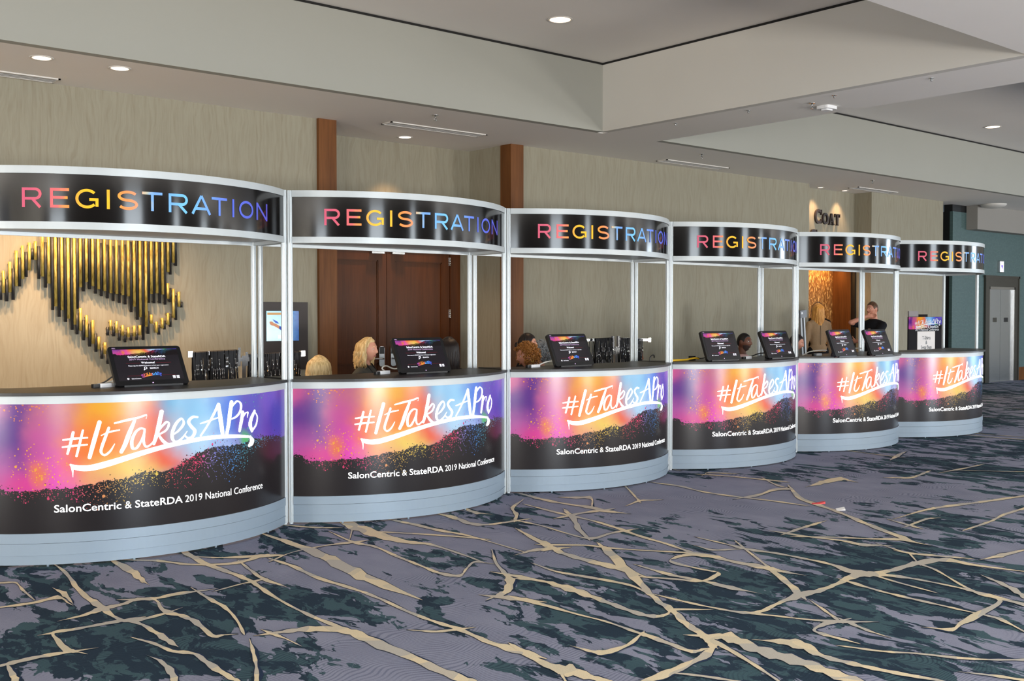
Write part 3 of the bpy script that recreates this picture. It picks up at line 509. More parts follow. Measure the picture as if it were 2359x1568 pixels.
# ------------------------------------------------------------------ lift
el = thing('elevator', 'stainless steel elevator with closed double doors in the teal wall at far right', 'elevator', (24.39, 11.55, 0))
m = MB()
for (x0, x1, z0, z1) in ((-.80, -.62, 0, 2.41), (.62, .80, 0, 2.41), (-.62, .62, 2.16, 2.41)): m.box(x0, x1, -.05, .05, z0, z1)
m.box(-.84, .84, -.065, -.05, 2.36, 2.41); m.box(.77, .81, -.065, -.05, 0, 2.41)
m.build('door_frame', M_DARKSTEEL, el)
m = MB(); m.box(-.62, -.585, -.045, .04, 0, 2.16); m.box(.585, .62, -.045, .04, 0, 2.16); m.box(-.62, .62, -.045, .04, 2.10, 2.16); m.build('inner_jamb', M_CHROME, el)
for s in (-1, 1):
    m = MB(); m.box(min(.004 * s, .585 * s), max(.004 * s, .585 * s), .0, .03, .01, 2.10); d = m.build('sliding_door', M_STEEL, el)
    m = MB(); m.box(s * .27 - .085, s * .27 + .085, -.008, 0, 1.36, 1.46); m.build('notice_plate', M_BLACK if s > 0 else M_DARKSTEEL, d)
m = MB(); m.box(-.66, .66, -.02, .06, 0, .012); m.build('sill', M_STEEL, el)
ln = thing('hall_lantern', 'small white lit hall lantern with arrow above the elevator doors', 'lamp', (24.33, 11.55, 2.49))
m = MB(); m.prism(rrect(.20, .27, .015, 3, 0, .13), 0, .05, 0, Matrix.Rotation(math.pi / 2, 4, 'X')); m.build('housing', M_CHROME, ln)
M_LANT = plain('lit_lantern_lens', (225, 232, 255), .4, emit=1.1)
m = MB(); m.prism(rrect(.17, .235, .01, 3, 0, .13), .05, .055, 0, Matrix.Rotation(math.pi / 2, 4, 'X')); m.build('lens', M_LANT, ln)
m = MB(); m.prism([(-.045, .16), (.045, .16), (0, .07)], .055, .058, 0, Matrix.Rotation(math.pi / 2, 4, 'X')); m.build('arrow', plain('violet_arrow', (110, 80, 220), .5, emit=.8), ln)

# ------------------------------------------------------------------ booth artwork
BLOBS = [  # u, v, colour, radius along the arc, radius up (m)
 (.03, .80, (118, 62, 160), .24, .55), (.085, .72, (98, 42, 142), .22, .60), (.0, .99, (225, 92, 150), .14, .13), (.17, .90, (196, 104, 138), .13, .26),
 (.17, .60, (206, 80, 160), .13, .24), (.04, .42, (185, 85, 165), .20, .17), (.11, .38, (226, 66, 152), .20, .09), (.245, .43, (246, 76, 196), .24, .17),
 (.315, .85, (255, 142, 44), .24, .36), (.275, .66, (255, 116, 66), .16, .22), (.34, .96, (253, 182, 44), .26, .18), (.42, .95, (246, 176, 84), .16, .14),
 (.44, .80, (248, 108, 60), .20, .18), (.33, .64, (255, 140, 58), .24, .14), (.32, .41, (248, 176, 120), .20, .09), (.40, .50, (254, 216, 104), .22, .10), (.50, .57, (250, 106, 72), .22, .10),
 (.145, .47, (240, 118, 92), .07, .08), (.51, .93, (104, 182, 226), .14, .16), (.505, .76, (190, 176, 190), .10, .13), (.60, .82, (146, 210, 250), .22, .30),
 (.61, .64, (188, 226, 255), .18, .14), (.69, .88, (78, 130, 236), .16, .24), (.80, .88, (90, 78, 196), .22, .40), (.93, .75, (66, 60, 176), .24, .42),
 (.87, .97, (112, 88, 202), .10, .15), (.75, .62, (90, 190, 110), .07, .05), (.67, .54, (170, 192, 246), .14, .09)]
HILL = [(0, .37), (.03, .39), (.052, .346), (.10, .327), (.16, .34), (.245, .356), (.32, .388), (.38, .41), (.42, .43), (.48, .426), (.53, .49), (.58, .555), (.64, .59), (.70, .575), (.78, .605), (.9, .60), (.975, .57), (1, .57)]
def mat_art(name, glow, base):
    t = NT(name); ARC, HT = 2.297, .804
    uv = t.node('ShaderNodeUVMap').outputs[0]
    pm = t.scale(uv, (ARC, HT, 0)); s = t.sep(uv)
    wn = t.noise(pm, 5.0, 3.0, .55, 0, 1)
    wn2 = t.noise(pm, 1.8, 2.0, .5, 0, 1)
    q = t.vmath('ADD', pm, t.vmath('MULTIPLY', t.vmath('SUBTRACT', wn, (.5, .5, .5)), (.14, .14, 0)))
    q = t.vmath('ADD', q, t.vmath('MULTIPLY', t.vmath('SUBTRACT', wn2, (.5, .5, .5)), (.16, .12, 0)))
    col = lin((156, 72, 158))
    for (u, v, c, ru, rv) in BLOBS:
        d = t.vmath('LENGTH', t.vmath('MULTIPLY', t.vmath('SUBTRACT', q, (u * ARC, v * HT, 0)), (1 / (1.7 * ru), 1 / (1.7 * rv), 0)))
        col = t.mix(t.mrange(d, 0, 1, 1, 0, 'SMOOTHERSTEP'), col, lin(c))
    def dots(sc, dens, size, seed):
        vo = t.node('ShaderNodeTexVoronoi'); t.put(vo.inputs['Vector'], t.vmath('ADD', pm, (seed, seed * 2, 0))); vo.inputs['Scale'].default_value = sc
        r = t.sep(vo.outputs['Color'])
        near = t.math('LESS_THAN', vo.outputs['Distance'], t.math('MULTIPLY', t.math('ADD', r[1], .25), size))
        return t.math('MULTIPLY', near, t.math('LESS_THAN', r[0], dens))
    # orange and yellow spatter over the purple
    for (u, v, ru, rv, cc, k) in ((.145, .50, .20, .19, (250, 168, 60), .55), (.115, .95, .17, .11, (236, 130, 70), .5), (.62, .60, .10, .10, (240, 50, 130), .2), (.83, .97, .2, .1, (80, 170, 150), .2), (.77, .68, .07, .12, (70, 170, 160), .4)):
        d = t.vmath('LENGTH', t.vmath('MULTIPLY', t.vmath('SUBTRACT', pm, (u * ARC, v * HT, 0)), (1 / ru, 1 / rv, 0)))
        den = t.mrange(d, 0, 1, k, 0)
        col = t.mix(t.math('MAXIMUM', dots(95, den, .42, u * 7), dots(52, t.math('MULTIPLY', den, .4), .36, u * 3)), col, lin(cc))
    hill = t.curve(s[0], HILL)
    edge = t.noise(pm, 34, 4.0, .65); edge2 = t.noise(t.scale(pm, (1, .5, 1)), 9, 2.0)
    wob = t.math('ADD', t.math('MULTIPLY', t.math('SUBTRACT', edge, .5), .075), t.math('MULTIPLY', t.math('SUBTRACT', edge2, .5), .05))
    dd = t.math('ADD', t.math('SUBTRACT', hill, s[1]), wob)
    thick = t.curve(s[0], [(0, .03), (.06, .05), (.1, .10), (.22, .12), (.27, .22), (.36, .24), (.42, .14), (.48, .16), (.56, .26), (.64, .30), (.72, .32), (.8, .14), (1, .05)])
    den = t.math('MULTIPLY', t.mrange(t.math('DIVIDE', dd, thick), 0, 1, .9, 0), t.mrange(t.noise(pm, 12, 2.0), .35, .6, .35, 1))
    spat = t.math('MAXIMUM', t.math('MAXIMUM', dots(150, den, .42, 3.3), dots(84, t.math('MULTIPLY', den, .6), .38, 8.1)), dots(34, t.math('MULTIPLY', den, .26), .33, 5.7))
    scol = t.ramp(s[0], [(0, lin((190, 70, 160))), (.12, lin((205, 62, 96))), (.24, lin((226, 60, 120))), (.29, lin((226, 130, 96))), (.36, lin((240, 196, 84))), (.45, lin((236, 206, 84))), (.49, lin((226, 70, 90))), (.58, lin((236, 64, 116))), (.62, lin((150, 140, 226))), (.68, lin((80, 150, 244))), (.75, lin((84, 180, 200))), (.9, lin((60, 100, 170)))])
    night = t.mix(spat, lin((32, 27, 29)), scol)
    isb = t.math('GREATER_THAN', dd, 0.0)
    rim = t.math('MULTIPLY', dots(80, t.mrange(dd, -.055, 0, 0, .5), .42, 1.9), 1.0)
    isb = t.math('MAXIMUM', isb, rim)
    col = t.mix(isb, col, night)
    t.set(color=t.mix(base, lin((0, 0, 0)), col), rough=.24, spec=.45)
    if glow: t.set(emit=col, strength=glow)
    return t.m
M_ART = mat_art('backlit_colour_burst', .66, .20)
M_ARTPRINT = mat_art('printed_colour_burst', 0, .75)
M_ARTPRINT.node_tree.nodes['Principled BSDF'].inputs['Roughness'].default_value = .8
M_ARTPRINT.node_tree.nodes['Principled BSDF'].inputs['Specular IOR Level'].default_value = .05
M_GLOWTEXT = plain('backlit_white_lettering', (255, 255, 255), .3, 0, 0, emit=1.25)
def mat_header():
    t = NT('glossy_black_header'); t.set(color=lin((15, 13, 13)), rough=.11, spec=.6)
    return t.m
M_HEAD = mat_header()
def mat_rainbow():
    t = NT('rainbow_lettering'); s = t.sep(t.node('ShaderNodeUVMap').outputs[0])
    n = t.noise(t.coord(), 22, 3.0)
    x = t.math('ADD', t.math('ADD', s[0], t.math('MULTIPLY', t.math('SUBTRACT', n, .5), .05)), t.math('MULTIPLY', t.math('SUBTRACT', s[1], .5), -.02))
    col = t.ramp(x, [(.10, lin((206, 84, 112))), (.17, lin((226, 106, 104))), (.195, lin((252, 156, 60))), (.24, lin((250, 186, 26))), (.29, lin((252, 188, 20))), (.33, lin((252, 140, 60))), (.37, lin((238, 148, 106))), (.392, lin((190, 190, 165))), (.408, lin((120, 170, 225))), (.43, lin((112, 160, 236))), (.50, lin((116, 194, 250))), (.58, lin((112, 160, 236))), (.66, lin((88, 108, 222))), (.76, lin((84, 96, 208))), (.86, lin((92, 76, 190)))])
    t.set(color=t.mix(.6, lin((0, 0, 0)), col), rough=.4, spec=.25, emit=col, strength=.52)
    return t.m
M_RAIN = mat_rainbow()

# ------------------------------------------------------------------ booth
PX0, PY0, PITCHX, CH = 3.9025, 7.1662, 2.11774, 2.06774
RA = CH / math.sqrt(2); YC = CH / 2            # arc centre in booth coordinates (x along the chord, y to the wall)
def on_arc(s, z, R):                           # s = arc length from the middle, on the nominal radius
    a = s / RA - math.pi / 2
    return (R * math.cos(a), YC + R * math.sin(a), z)
def arc_wall(m, R0, R1, z0, z1, a0=-44.2, a1=44.2, n=48, mat=0):
    vs, fs = [], []
    for i in range(n + 1):
        a = math.radians(a0 + (a1 - a0) * i / n - 90)
        for (R, z) in ((R1, z0), (R1, z1), (R0, z1), (R0, z0)): vs.append((R * math.cos(a), YC + R * math.sin(a), z))
    for i in range(n):
        for k in range(4): fs.append((4 * i + k, 4 * i + 4 + k, 4 * i + 4 + (k + 1) % 4, 4 * i + (k + 1) % 4))
    fs += [(0, 1, 2, 3), (4 * n + 3, 4 * n + 2, 4 * n + 1, 4 * n)]
    m.add(vs, fs, mat, False)
    return m
def arc_sheet(R, z0, z1, nu=64, nv=2, a0=-44.3, a1=44.3):
    m = MB(); vs, uv, fs = [], [], []
    for j in range(nv + 1):
        for i in range(nu + 1):
            d = a0 + (a1 - a0) * i / nu; a = math.radians(d - 90)
            vs.append((R * math.cos(a), YC + R * math.sin(a), z0 + (z1 - z0) * j / nv)); uv.append(((d + 45) / 90, j / nv))
    for j in range(nv):
        for i in range(nu):
            k = j * (nu + 1) + i; fs.append((k, k + 1, k + nu + 2, k + nu + 1))
    m.add(vs, fs, 0, True, uv)
    return m
def post(x, y, z1):
    m = MB()
    prof = []
    for k in range(8):                        # eight grooved faces
        a = math.radians(45 * k + 22.5); b = math.radians(45 * k + 45)
        prof += [(.0215 * math.cos(a), .0215 * math.sin(a)), (.0195 * math.cos(b - .16), .0195 * math.sin(b - .16)), (.0155 * math.cos(b - .12), .0155 * math.sin(b - .12)), (.0155 * math.cos(b + .12), .0155 * math.sin(b + .12)), (.0195 * math.cos(b + .16), .0195 * math.sin(b + .16))]
    m.prism([(x + q, y + r) for q, r in prof], .014, z1)
    m.cyl((x, y, 0), (x, y, .014), .017, n=12)
    return m
ZT = dict(top=2.48, p1=2.433, p0=2.138, hb=2.092, c1=1.082, c0=1.062, g1=1.012, g0=.208, k1=.147, k0=.068, b=.013)
# letters of the header word, from strokes
def stroke(m, pts, w, closed=False):
    P = [np.array(p, float) for p in pts]; n = len(P); L, Rr = [], []
    for i in range(n):
        a = P[i - 1] if (i > 0 or closed) else None; b = P[(i + 1) % n] if (i < n - 1 or closed) else None
        d1 = (P[i] - a) / (np.linalg.norm(P[i] - a) + 1e-9) if a is not None else None
        d2 = (b - P[i]) / (np.linalg.norm(b - P[i]) + 1e-9) if b is not None else None
        d = d1 if d2 is None else d2 if d1 is None else d1 + d2
        d = d / (np.linalg.norm(d) + 1e-9); nn = np.array([-d[1], d[0]])
        k = 1.0 if (d1 is None or d2 is None) else 1 / max(.5, abs(nn @ np.array([-d1[1], d1[0]])))
        L.append(P[i] + nn * w / 2 * k); Rr.append(P[i] - nn * w / 2 * k)
    out = []
    for i in range(n if closed else n - 1):
        j = (i + 1) % n
        out.append([Rr[i], Rr[j], L[j], L[i]])
    m += out
def arcpts(cx_, cy_, rx, ry, a0, a1, n=16):
    return [(cx_ + rx * math.cos(math.radians(a0 + (a1 - a0) * i / n)), cy_ + ry * math.sin(math.radians(a0 + (a1 - a0) * i / n))) for i in range(n + 1)]
def glyph(ch, w, h, t):
    q = []; a, b = t / 2, w - t / 2; lo, hi = t / 2, h - t / 2; S_ = lambda *p: stroke(q, p, t)
    if ch == 'R':
        S_((a, 0), (a, h)); r = (hi - h * .45) / 2
        stroke(q, [(a, hi), (b - r, hi)] + arcpts(b - r, hi - r, r, r, 90, -90, 12)[1:] + [(a, h * .45)], t); S_((w * .52, h * .45), (b, 0))
    elif ch == 'E':
        S_((a, 0), (a, h)); S_((a, hi), (w, hi)); S_((a, h * .52), (w * .92, h * .52)); S_((a, lo), (w, lo))
    elif ch == 'G':
        stroke(q, arcpts(w / 2, h / 2, w / 2 - a, h / 2 - a, 42, 318, 28), t)
        S_((w * .60, h * .46), (w, h * .46)); S_((b, h * .46), (b, 0.10 * h))
    elif ch == 'I': S_((w / 2, 0), (w / 2, h))
    elif ch == 'S':
        r = (h - t) / 4; mid = h / 2
        up = arcpts(w / 2, mid + r, w / 2 - a, r, 28, 270, 18); dn = arcpts(w / 2, mid - r, w / 2 - a, r, 90, -152, 18)
        stroke(q, up + dn[1:], t)
    elif ch == 'T': S_((0, hi), (w, hi)); S_((w / 2, 0), (w / 2, h))
    elif ch == 'A': S_((a * .6, 0), (w / 2, h)); S_((w / 2, h), (w - a * .6, 0)); S_((w * .2, h * .30), (w * .8, h * .30))
    elif ch == 'O': stroke(q, arcpts(w / 2, h / 2, w / 2 - a, h / 2 - a, 0, 360, 36)[:-1], t, True)
    elif ch == 'N': S_((a, 0), (a, h)); S_((a, h - t * .3), (b, t * .3)); S_((b, 0), (b, h))
    return q
WORD = [('R', -34.9, -30.4), ('E', -28.5, -24.2), ('G', -22.8, -17.6), ('I', -15.8, -14.9), ('S', -13.2, -8.4), ('T', -7.4, -2.4), ('R', -.8, 4.3), ('A', 5.4, 10.9), ('T', 11.2, 16.2), ('I', 17.9, 18.8), ('O', 20.5, 26.2), ('N', 27.6, 33.0)]
def quads_on_arc(quads, R, z_off=0.0):
    m = MB(); uv = []
    for qd in quads:
        vs = [on_arc(p[0], p[1] + z_off, R) for p in qd]
        m.add(vs, [(0, 1, 2, 3)], 0, False, [((math.degrees(p[0] / RA) + 45) / 90, (p[1] + z_off)) for p in qd])
    return m
def rings(rows, conv):
    """ribbon between two edges with rounded ends"""
    rows = smooth_pairs(rows, 5); vs = []; fs = []
    m = MB()
    for r in rows: vs += [conv(r[0], r[1]), conv(r[2], r[3])]
    fs = [(2 * i, 2 * i + 1, 2 * i + 3, 2 * i + 2) for i in range(len(rows) - 1)]
    m.add(vs, fs)
    for r, nx in ((rows[0], rows[1]), (rows[-1], rows[-2])):
        c = np.array([(r[0] + r[2]) / 2, (r[1] + r[3]) / 2]); u = np.array([r[0], r[1]]) - c; rad = np.linalg.norm(u)
        if rad < .002: continue
        d = np.array([-u[1], u[0]]); out = c - np.array([(nx[0] + nx[2]) / 2, (nx[1] + nx[3]) / 2])
        if d @ out < 0: d = -d
        m.add([conv(*(c + u * math.cos(q * math.pi / 7) + d * .8 * math.sin(q * math.pi / 7))) for q in range(8)], [tuple(range(8))])
    return m
def slim(rows, k=.93):
    return [[((a + c) + (a - c) * k) / 2000, ((b + d) + (b - d) * k) / 2000, ((a + c) - (a - c) * k) / 2000, ((b + d) - (b - d) * k) / 2000] for a, b, c, d in rows]
BOOTH_LABEL = ['nearest silver registration booth, leftmost, cut by the frame edge, one touch monitor', 'second silver registration booth from the left, in front of the brown double door', 'third silver registration booth from the left, with curly haired person behind it', 'fourth silver registration booth from the left, with yellow cable and two monitors', 'fifth silver registration booth from the left, in front of the coat check', 'farthest silver registration booth, rightmost, without any monitor on its counter']
def make_booth():
    b = thing('registration_booth', BOOTH_LABEL[0], 'booth', (0, 0, 0), 0, 'curved registration booths in a row')
    hx = CH / 2; yb = .478
    for (x, y) in ((-hx, 0), (hx, 0), (-hx + .004, yb), (hx - .004, yb)): post(x, y, ZT['top']).build('post', M_ALU, b)
    m = MB(); R = RA + .012
    arc_wall(m, RA - .02, R, ZT['g1'], ZT['c0']); m.build('counter_rail', M_ALU2, b)
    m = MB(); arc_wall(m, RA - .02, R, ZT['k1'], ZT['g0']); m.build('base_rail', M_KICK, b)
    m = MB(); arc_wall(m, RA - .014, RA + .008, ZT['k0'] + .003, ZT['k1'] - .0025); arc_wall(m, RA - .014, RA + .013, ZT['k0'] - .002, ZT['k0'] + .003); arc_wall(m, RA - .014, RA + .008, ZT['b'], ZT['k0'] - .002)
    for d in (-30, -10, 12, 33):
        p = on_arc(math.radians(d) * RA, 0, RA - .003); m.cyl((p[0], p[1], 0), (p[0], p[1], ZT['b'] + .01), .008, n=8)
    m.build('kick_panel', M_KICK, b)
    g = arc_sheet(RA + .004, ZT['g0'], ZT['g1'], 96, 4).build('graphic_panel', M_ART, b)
    bk = MB(); arc_wall(bk, RA - .012, RA + .002, ZT['g0'], ZT['g1']); bk.build('back_liner', M_WHITE, g)
    lt = MB()
    for li, rows in enumerate(LETTERS):
        q = rings(slim(rows), lambda s, z: on_arc(s, z, RA + .007 + li * .00012))
        lt.add(q.v, q.f)
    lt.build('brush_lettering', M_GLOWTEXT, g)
    x = math.radians(-28.7) * RA; total = math.radians(58.2) * RA
    parts = [('SalonCentric', .007, 1.24), (' & ', -.004, 1.1), ('StateRDA', .007, 1.24), (' 2019 National Conference', -.003, 1.04)]
    meas = []
    for (tx, bo, wd) in parts:
        v, f = text_mesh('|' + tx + '|', 1.0, bo, 'LEFT', wd); v0, _ = text_mesh('||', 1.0, bo, 'LEFT', wd)
        meas.append((max(p[0] for p in v) - max(p[0] for p in v0)))
    sc = total / sum(meas); cap = .0455
    vh, _ = text_mesh('S', 1.0, 0); capu = max(p[1] for p in vh)
    for (tx, bo, wd), wdt in zip(parts, meas):
        v, f = text_mesh('|' + tx + '|', 1.0, bo, 'LEFT', wd); v0, _ = text_mesh('|', 1.0, bo, 'LEFT', wd)
        xb = max(p[0] for p in v0); xe = max(p[0] for p in v)
        bar = xe - (xb - min(p[0] for p in v0))
        keep = [fc for fc in f if all(xb + 1e-4 < v[i][0] < bar - 1e-4 for i in fc)]
        st = MB(); st.add([on_arc(x + (p[0] - xb) * sc, .3365 + p[1] * cap / capu, RA + .007) for p in v], keep)
        x += wdt * sc
        st.build('caption_lettering', M_GLOWTEXT, g)
    ct = MB(); N = 40; Rt = RA + .034; pts = []
    for i in range(N + 1):
        a = math.radians(-44.0 + 88.0 * i / N - 90); pts.append((Rt * math.cos(a), YC + Rt * math.sin(a)))
    pts += [(hx - .03, .03), (hx - .03, yb - .02), (hx - .25, .30), (-hx + .25, .30), (-hx + .03, yb - .02), (-hx + .03, .03)]
    ct.prism(pts, ZT['c0'], ZT['c1']); ct.build('counter_top', M_BLACKW, b)
    hp = arc_sheet(RA + .004, ZT['p0'], ZT['p1'], 96, 1).build('header_panel', M_HEAD, b)
    qd = []
    for (ch, a0, a1) in WORD:
        x0, x1 = math.radians(a0) * RA, math.radians(a1) * RA
        for q in glyph(ch, x1 - x0, .121, .0172): qd.append([(p[0] + x0, p[1] + 2.224) for p in q])
    quads_on_arc(qd, RA + .0065).build('word_lettering', M_RAIN, hp)
    m = MB(); arc_wall(m, RA - .02, R, ZT['p1'], ZT['top']); arc_wall(m, RA - .02, R, ZT['hb'], ZT['p0'])
    m.build('header_rail', M_ALU2, b)
    m = MB(); arc_wall(m, RA - .012, RA + .002, ZT['p0'], ZT['p1'])
    m.build('header_liner', M_WHITE, b)
    for (z0, z1) in ((ZT['hb'], ZT['p0']), (ZT['p1'], ZT['top'])):
        m = MB(); m.box(-hx + .02, hx - .02, yb - .012, yb + .012, z0, z1); m.box(-hx + .02, hx - .02, yb - .016, yb - .012, z0 + .014, z0 + .020); m.build('beam', M_ALU, b)
        for (xa, xb) in ((-hx - .010, -hx + .012), (hx - .012, hx + .010)):
            m = MB(); m.box(xa, xb, .02, yb - .02, z0, z1); m.build('beam', M_ALU, b)
    for (xa, xb) in ((-hx - .008, -hx + .010), (hx - .010, hx + .008)):
        m = MB(); m.box(xa, xb, .02, yb - .02, 1.02, 1.06); m.build('side_rail', M_ALU, b)
    cp = MB(); pts = []
    for i in range(N + 1):
        a = math.radians(-43.8 + 87.6 * i / N - 90); pts.append(((RA - .022) * math.cos(a), YC + (RA - .022) * math.sin(a)))
    pts += [(hx - .02, yb - .016), (-hx + .02, yb - .016)]
    cp.prism(pts, 2.116, 2.122); cp.build('canopy_board', M_ALU2, b)
    return b
booth0 = make_booth()
BOOTHS = []
for i in range(6):
    o = booth0 if i == 0 else copy_tree(booth0)
    o['label'] = BOOTH_LABEL[i]
    o.location = (PX0 + (i - 1) * PITCHX + CH / 2, PY0, 0)
    BOOTHS.append(o)

# ------------------------------------------------------------------ touch monitors on the counters
M_SCREEN = NT('dark_screen'); M_SCREEN.set(color=lin((24, 22, 26)), rough=.12, emit=lin((40, 36, 40)), strength=.5); M_SCREEN = M_SCREEN.m
def mat_logo():
    t = NT('rainbow_logo'); x = t.sep(t.node('ShaderNodeUVMap').outputs[0])[0]
    c = t.ramp(x, [(0, lin((150, 70, 190))), (.2, lin((240, 110, 70))), (.4, lin((255, 170, 50))), (.52, lin((240, 100, 60))), (.6, lin((70, 170, 240))), (1, lin((80, 100, 235)))])
    t.set(color=c, rough=.3, emit=c, strength=.7); return t.m
M_LOGO = mat_logo()
M_PIXEL = plain('lit_white_pixels', (235, 235, 245), .3, 0, 0, emit=.8)
M_PIXELPINK = plain('lit_lilac_pixels', (190, 160, 200), .3, 0, 0, emit=.55)
M_REDLINE = plain('lit_red_rule', (120, 20, 36), .3, 0, 0, emit=.5)
MON_LABEL = ['black touch monitor alone on the nearest leftmost counter', 'black touch monitor on the second counter, beside the person with wavy blonde hair', 'black touch monitor on the third counter, right of the curly haired person', 'left black touch monitor of two on the fourth counter, next to yellow cable', 'right black touch monitor of two on the fourth counter, against the silver post', 'left black touch monitor of two on the fifth counter, before the coat check', 'right black touch monitor of two on the fifth counter, at the far post']
def make_monitor(i, x, y, yaw, tilt):
    W, H = .50, .315
    b = thing('touch_monitor', MON_LABEL[i], 'monitor', (x, y, ZT['c1']), yaw, 'touch monitors on the booth counters')
    T = Matrix.Translation((0, 0, .008)) @ Matrix.Rotation(-tilt, 4, 'X')
    F = T @ Matrix.Rotation(math.pi / 2, 4, 'X')      # x right, y up the panel, z towards the viewer
    m = MB(); m.prism(rrect(W, H, .022, 6, 0, H / 2), -.030, 0, 0, F)
    m.prism(rrect(W - .06, H - .06, .03, 6, 0, H / 2), -.045, -.030, 0, F)
    m.build('casing', M_BLACK, b)
    sx, sy0, sy1 = .222, .040, .290
    m = MB(); m.prism([(-sx, sy0), (sx, sy0), (sx, sy1), (-sx, sy1)], .0, .0012, 0, F); sc = m.build('screen', M_SCREEN, b)
    def flat(quads_or, name, mat, uv=None):
        q = MB()
        for vs, fs in quads_or: q.add([F @ Vector((p[0], p[1], .002)) for p in vs], fs, 0, False, uv)
        return q.build(name, mat, sc)
    n = 24
    top = [(-sx + 2 * sx * k / n, z) for k in range(n + 1) for z in (sy1 - .052, sy1)]
    uv = [(k / n * .93, z) for k in range(n + 1) for z in (.27, .62)]
    q = MB(); q.add([F @ Vector((p[0], p[1], .0016)) for p in top], [(2 * k, 2 * k + 2, 2 * k + 3, 2 * k + 1) for k in range(n)], 0, False, uv); q.build('colour_banner', M_ART, sc)
    def line(tx, size, yy, bold=0.0, wide=1.0, xx=0.0, al='CENTER'):
        v, f = text_mesh(tx, 1.0, bold, al, wide); return ([(p[0] * size + xx, p[1] * size + yy) for p in v], f)
    flat([line('SalonCentric & StateRDA', .0225, .221, .012, 1.1), line('Welcome!', .022, .172, .014, 1.0), line('Please tap the SEARCH button to find your registration.', .0122, .152, .0, 1.0), line('SEARCH', .0165, .128, .012, 1.0, .032), line('SalonCentric', .0125, .049, .0, 1.0, -.105)], 'screen_text', M_PIXEL)
    flat([line('2019 National Conference', .0205, .201, -.004, 1.12)], 'screen_text', M_PIXELPINK)
    mg = []; stroke(mg, arcpts(-.026, .136, .0085, .0085, 0, 360, 16)[:-1], .004, True); stroke(mg, [(-.031, .129), (-.040, .119)], .006); stroke(mg, arcpts(-.160, .0535, .005, .005, 0, 360, 12)[:-1], .004, True)
    for (a, c) in ((.145, .165), (.172, .192)):
        for k in range(3): mg.append([(a, .047 + k * .008), (c, .047 + k * .008), (c, .052 + k * .008), (a, .052 + k * .008)])
    flat([(qd, [(0, 1, 2, 3)]) for qd in mg], 'screen_icon', M_PIXEL)
    flat([([(a, c), (d, c), (d, c + .0012), (a, c + .0012)], [(0, 1, 2, 3)]) for (a, d, c) in ((-.15, -.055, .176), (.055, .16, .176), (-.16, -.07, .075), (.075, .17, .075))], 'screen_rule', M_REDLINE)
    lg = MB(); k_ = .135 / 1.31
    for li, rows in enumerate(LETTERS):
        r_ = rings(slim(rows), lambda s, z: F @ Vector((s * k_, .083 + (z - .80) * k_, .002 + li * .00004)))
        lg.add(r_.v, r_.f, 0, False, [((F.inverted() @ Vector(v)).x / .135 + .5, 0) for v in r_.v])
    lg.build('screen_logo', M_LOGO, sc)
    m = MB(); m.prism(rrect(.010, .008, .002, 2, 0, .018), 0, .0012, 0, F); m.build('home_button', M_PIXELPINK, b)
    m = MB(); vs, fs = text_mesh('DELL', 1.0, .01); m.add([F @ Vector((p[0] * .011 - .222, p[1] * .011 + .297, .0012)) for p in vs], fs); m.build('maker_lettering', M_PIXELPINK, b)
    m = MB()                                       # folding easel stand behind the panel
    yb = .315 * math.sin(tilt) * .62; zb = .315 * math.cos(tilt) * .62
    m.box(-.20, .20, -.012, .035, 0, .012)
    m.box(-.11, .11, yb + .02, yb + .035, zb - .03, zb + .02); m.tube([(-.09, yb + .03, zb), (-.09, yb + .075, .008)], .009, 8); m.tube([(.09, yb + .03, zb), (.09, yb + .075, .008)], .009, 8); m.tube([(-.09, yb + .075, .009), (.09, yb + .075, .009)], .009, 8)
    m.build('easel_stand', M_BLACK, b)
    return b
for i, (x, y, yaw, tilt) in enumerate(MONITORS): make_monitor(i, x, y, yaw, tilt)

# ------------------------------------------------------------------ cables and adapters on the counters
ZC = ZT['c1']
M_YELLOW = plain('yellow_cable_sheath', (226, 180, 40), .5)
M_CABLEW = plain('white_cable_sheath', (214, 212, 204), .5)
def cable(name, pts, r, mat, label, cat='cable', group=None):
    P = smooth_pairs([(p[0], p[1], p[2]) for p in pts], 5)
    m = MB(); m.tube([tuple(q) for q in P], r, 8); o = m.build(name, mat); tag(o, label, cat, group); return o
def adapter(x, y, rz, label, mats=(0, 1)):
    t = thing('power_adapter', label, 'adapter', (x, y, ZC), rz, 'adapters on the counters')
    m = MB(); m.prism(rrect(.13, .042, .008, 4), 0, .026); m.build('casing', M_WHITE, t)
    m = MB(); m.prism(rrect(.05, .034, .008, 4, -.09, 0), 0.001, .024); m.build('plug', M_BLACK, t)
    return t
cable('monitor_cable', [(2.52, 7.33, ZC + .006), (2.58, 7.30, ZC + .02), (2.62, 7.25, ZC + .035), (2.66, 7.22, ZC + .05), (2.70, 7.20, ZC + .045)], .006, M_CABLEW, 'white cable running behind the leftmost monitor on the nearest counter')
cable('monitor_cable', [(2.50, 7.28, ZC + .006), (2.56, 7.25, ZC + .03), (2.62, 7.22, ZC + .075), (2.70, 7.20, ZC + .09)], .005, M_BLACK, 'thin black cable rising to the back of the nearest monitor')
adapter(2.56, 7.20, .3, 'white power adapter beside the leftmost monitor on the nearest counter')
adapter(4.807, 7.285, .35, 'white power adapter with black plug beside the second counter monitor')
cable('monitor_cable', [(4.93, 7.44, ZC + .008), (4.90, 7.45, ZC + .035), (4.94, 7.45, ZC + .055), (5.0, 7.42, ZC + .03), (5.06, 7.36, ZC + .045), (5.12, 7.28, ZC + .06)], .006, M_CABLEW, 'looped white cable behind the adapter on the second counter')
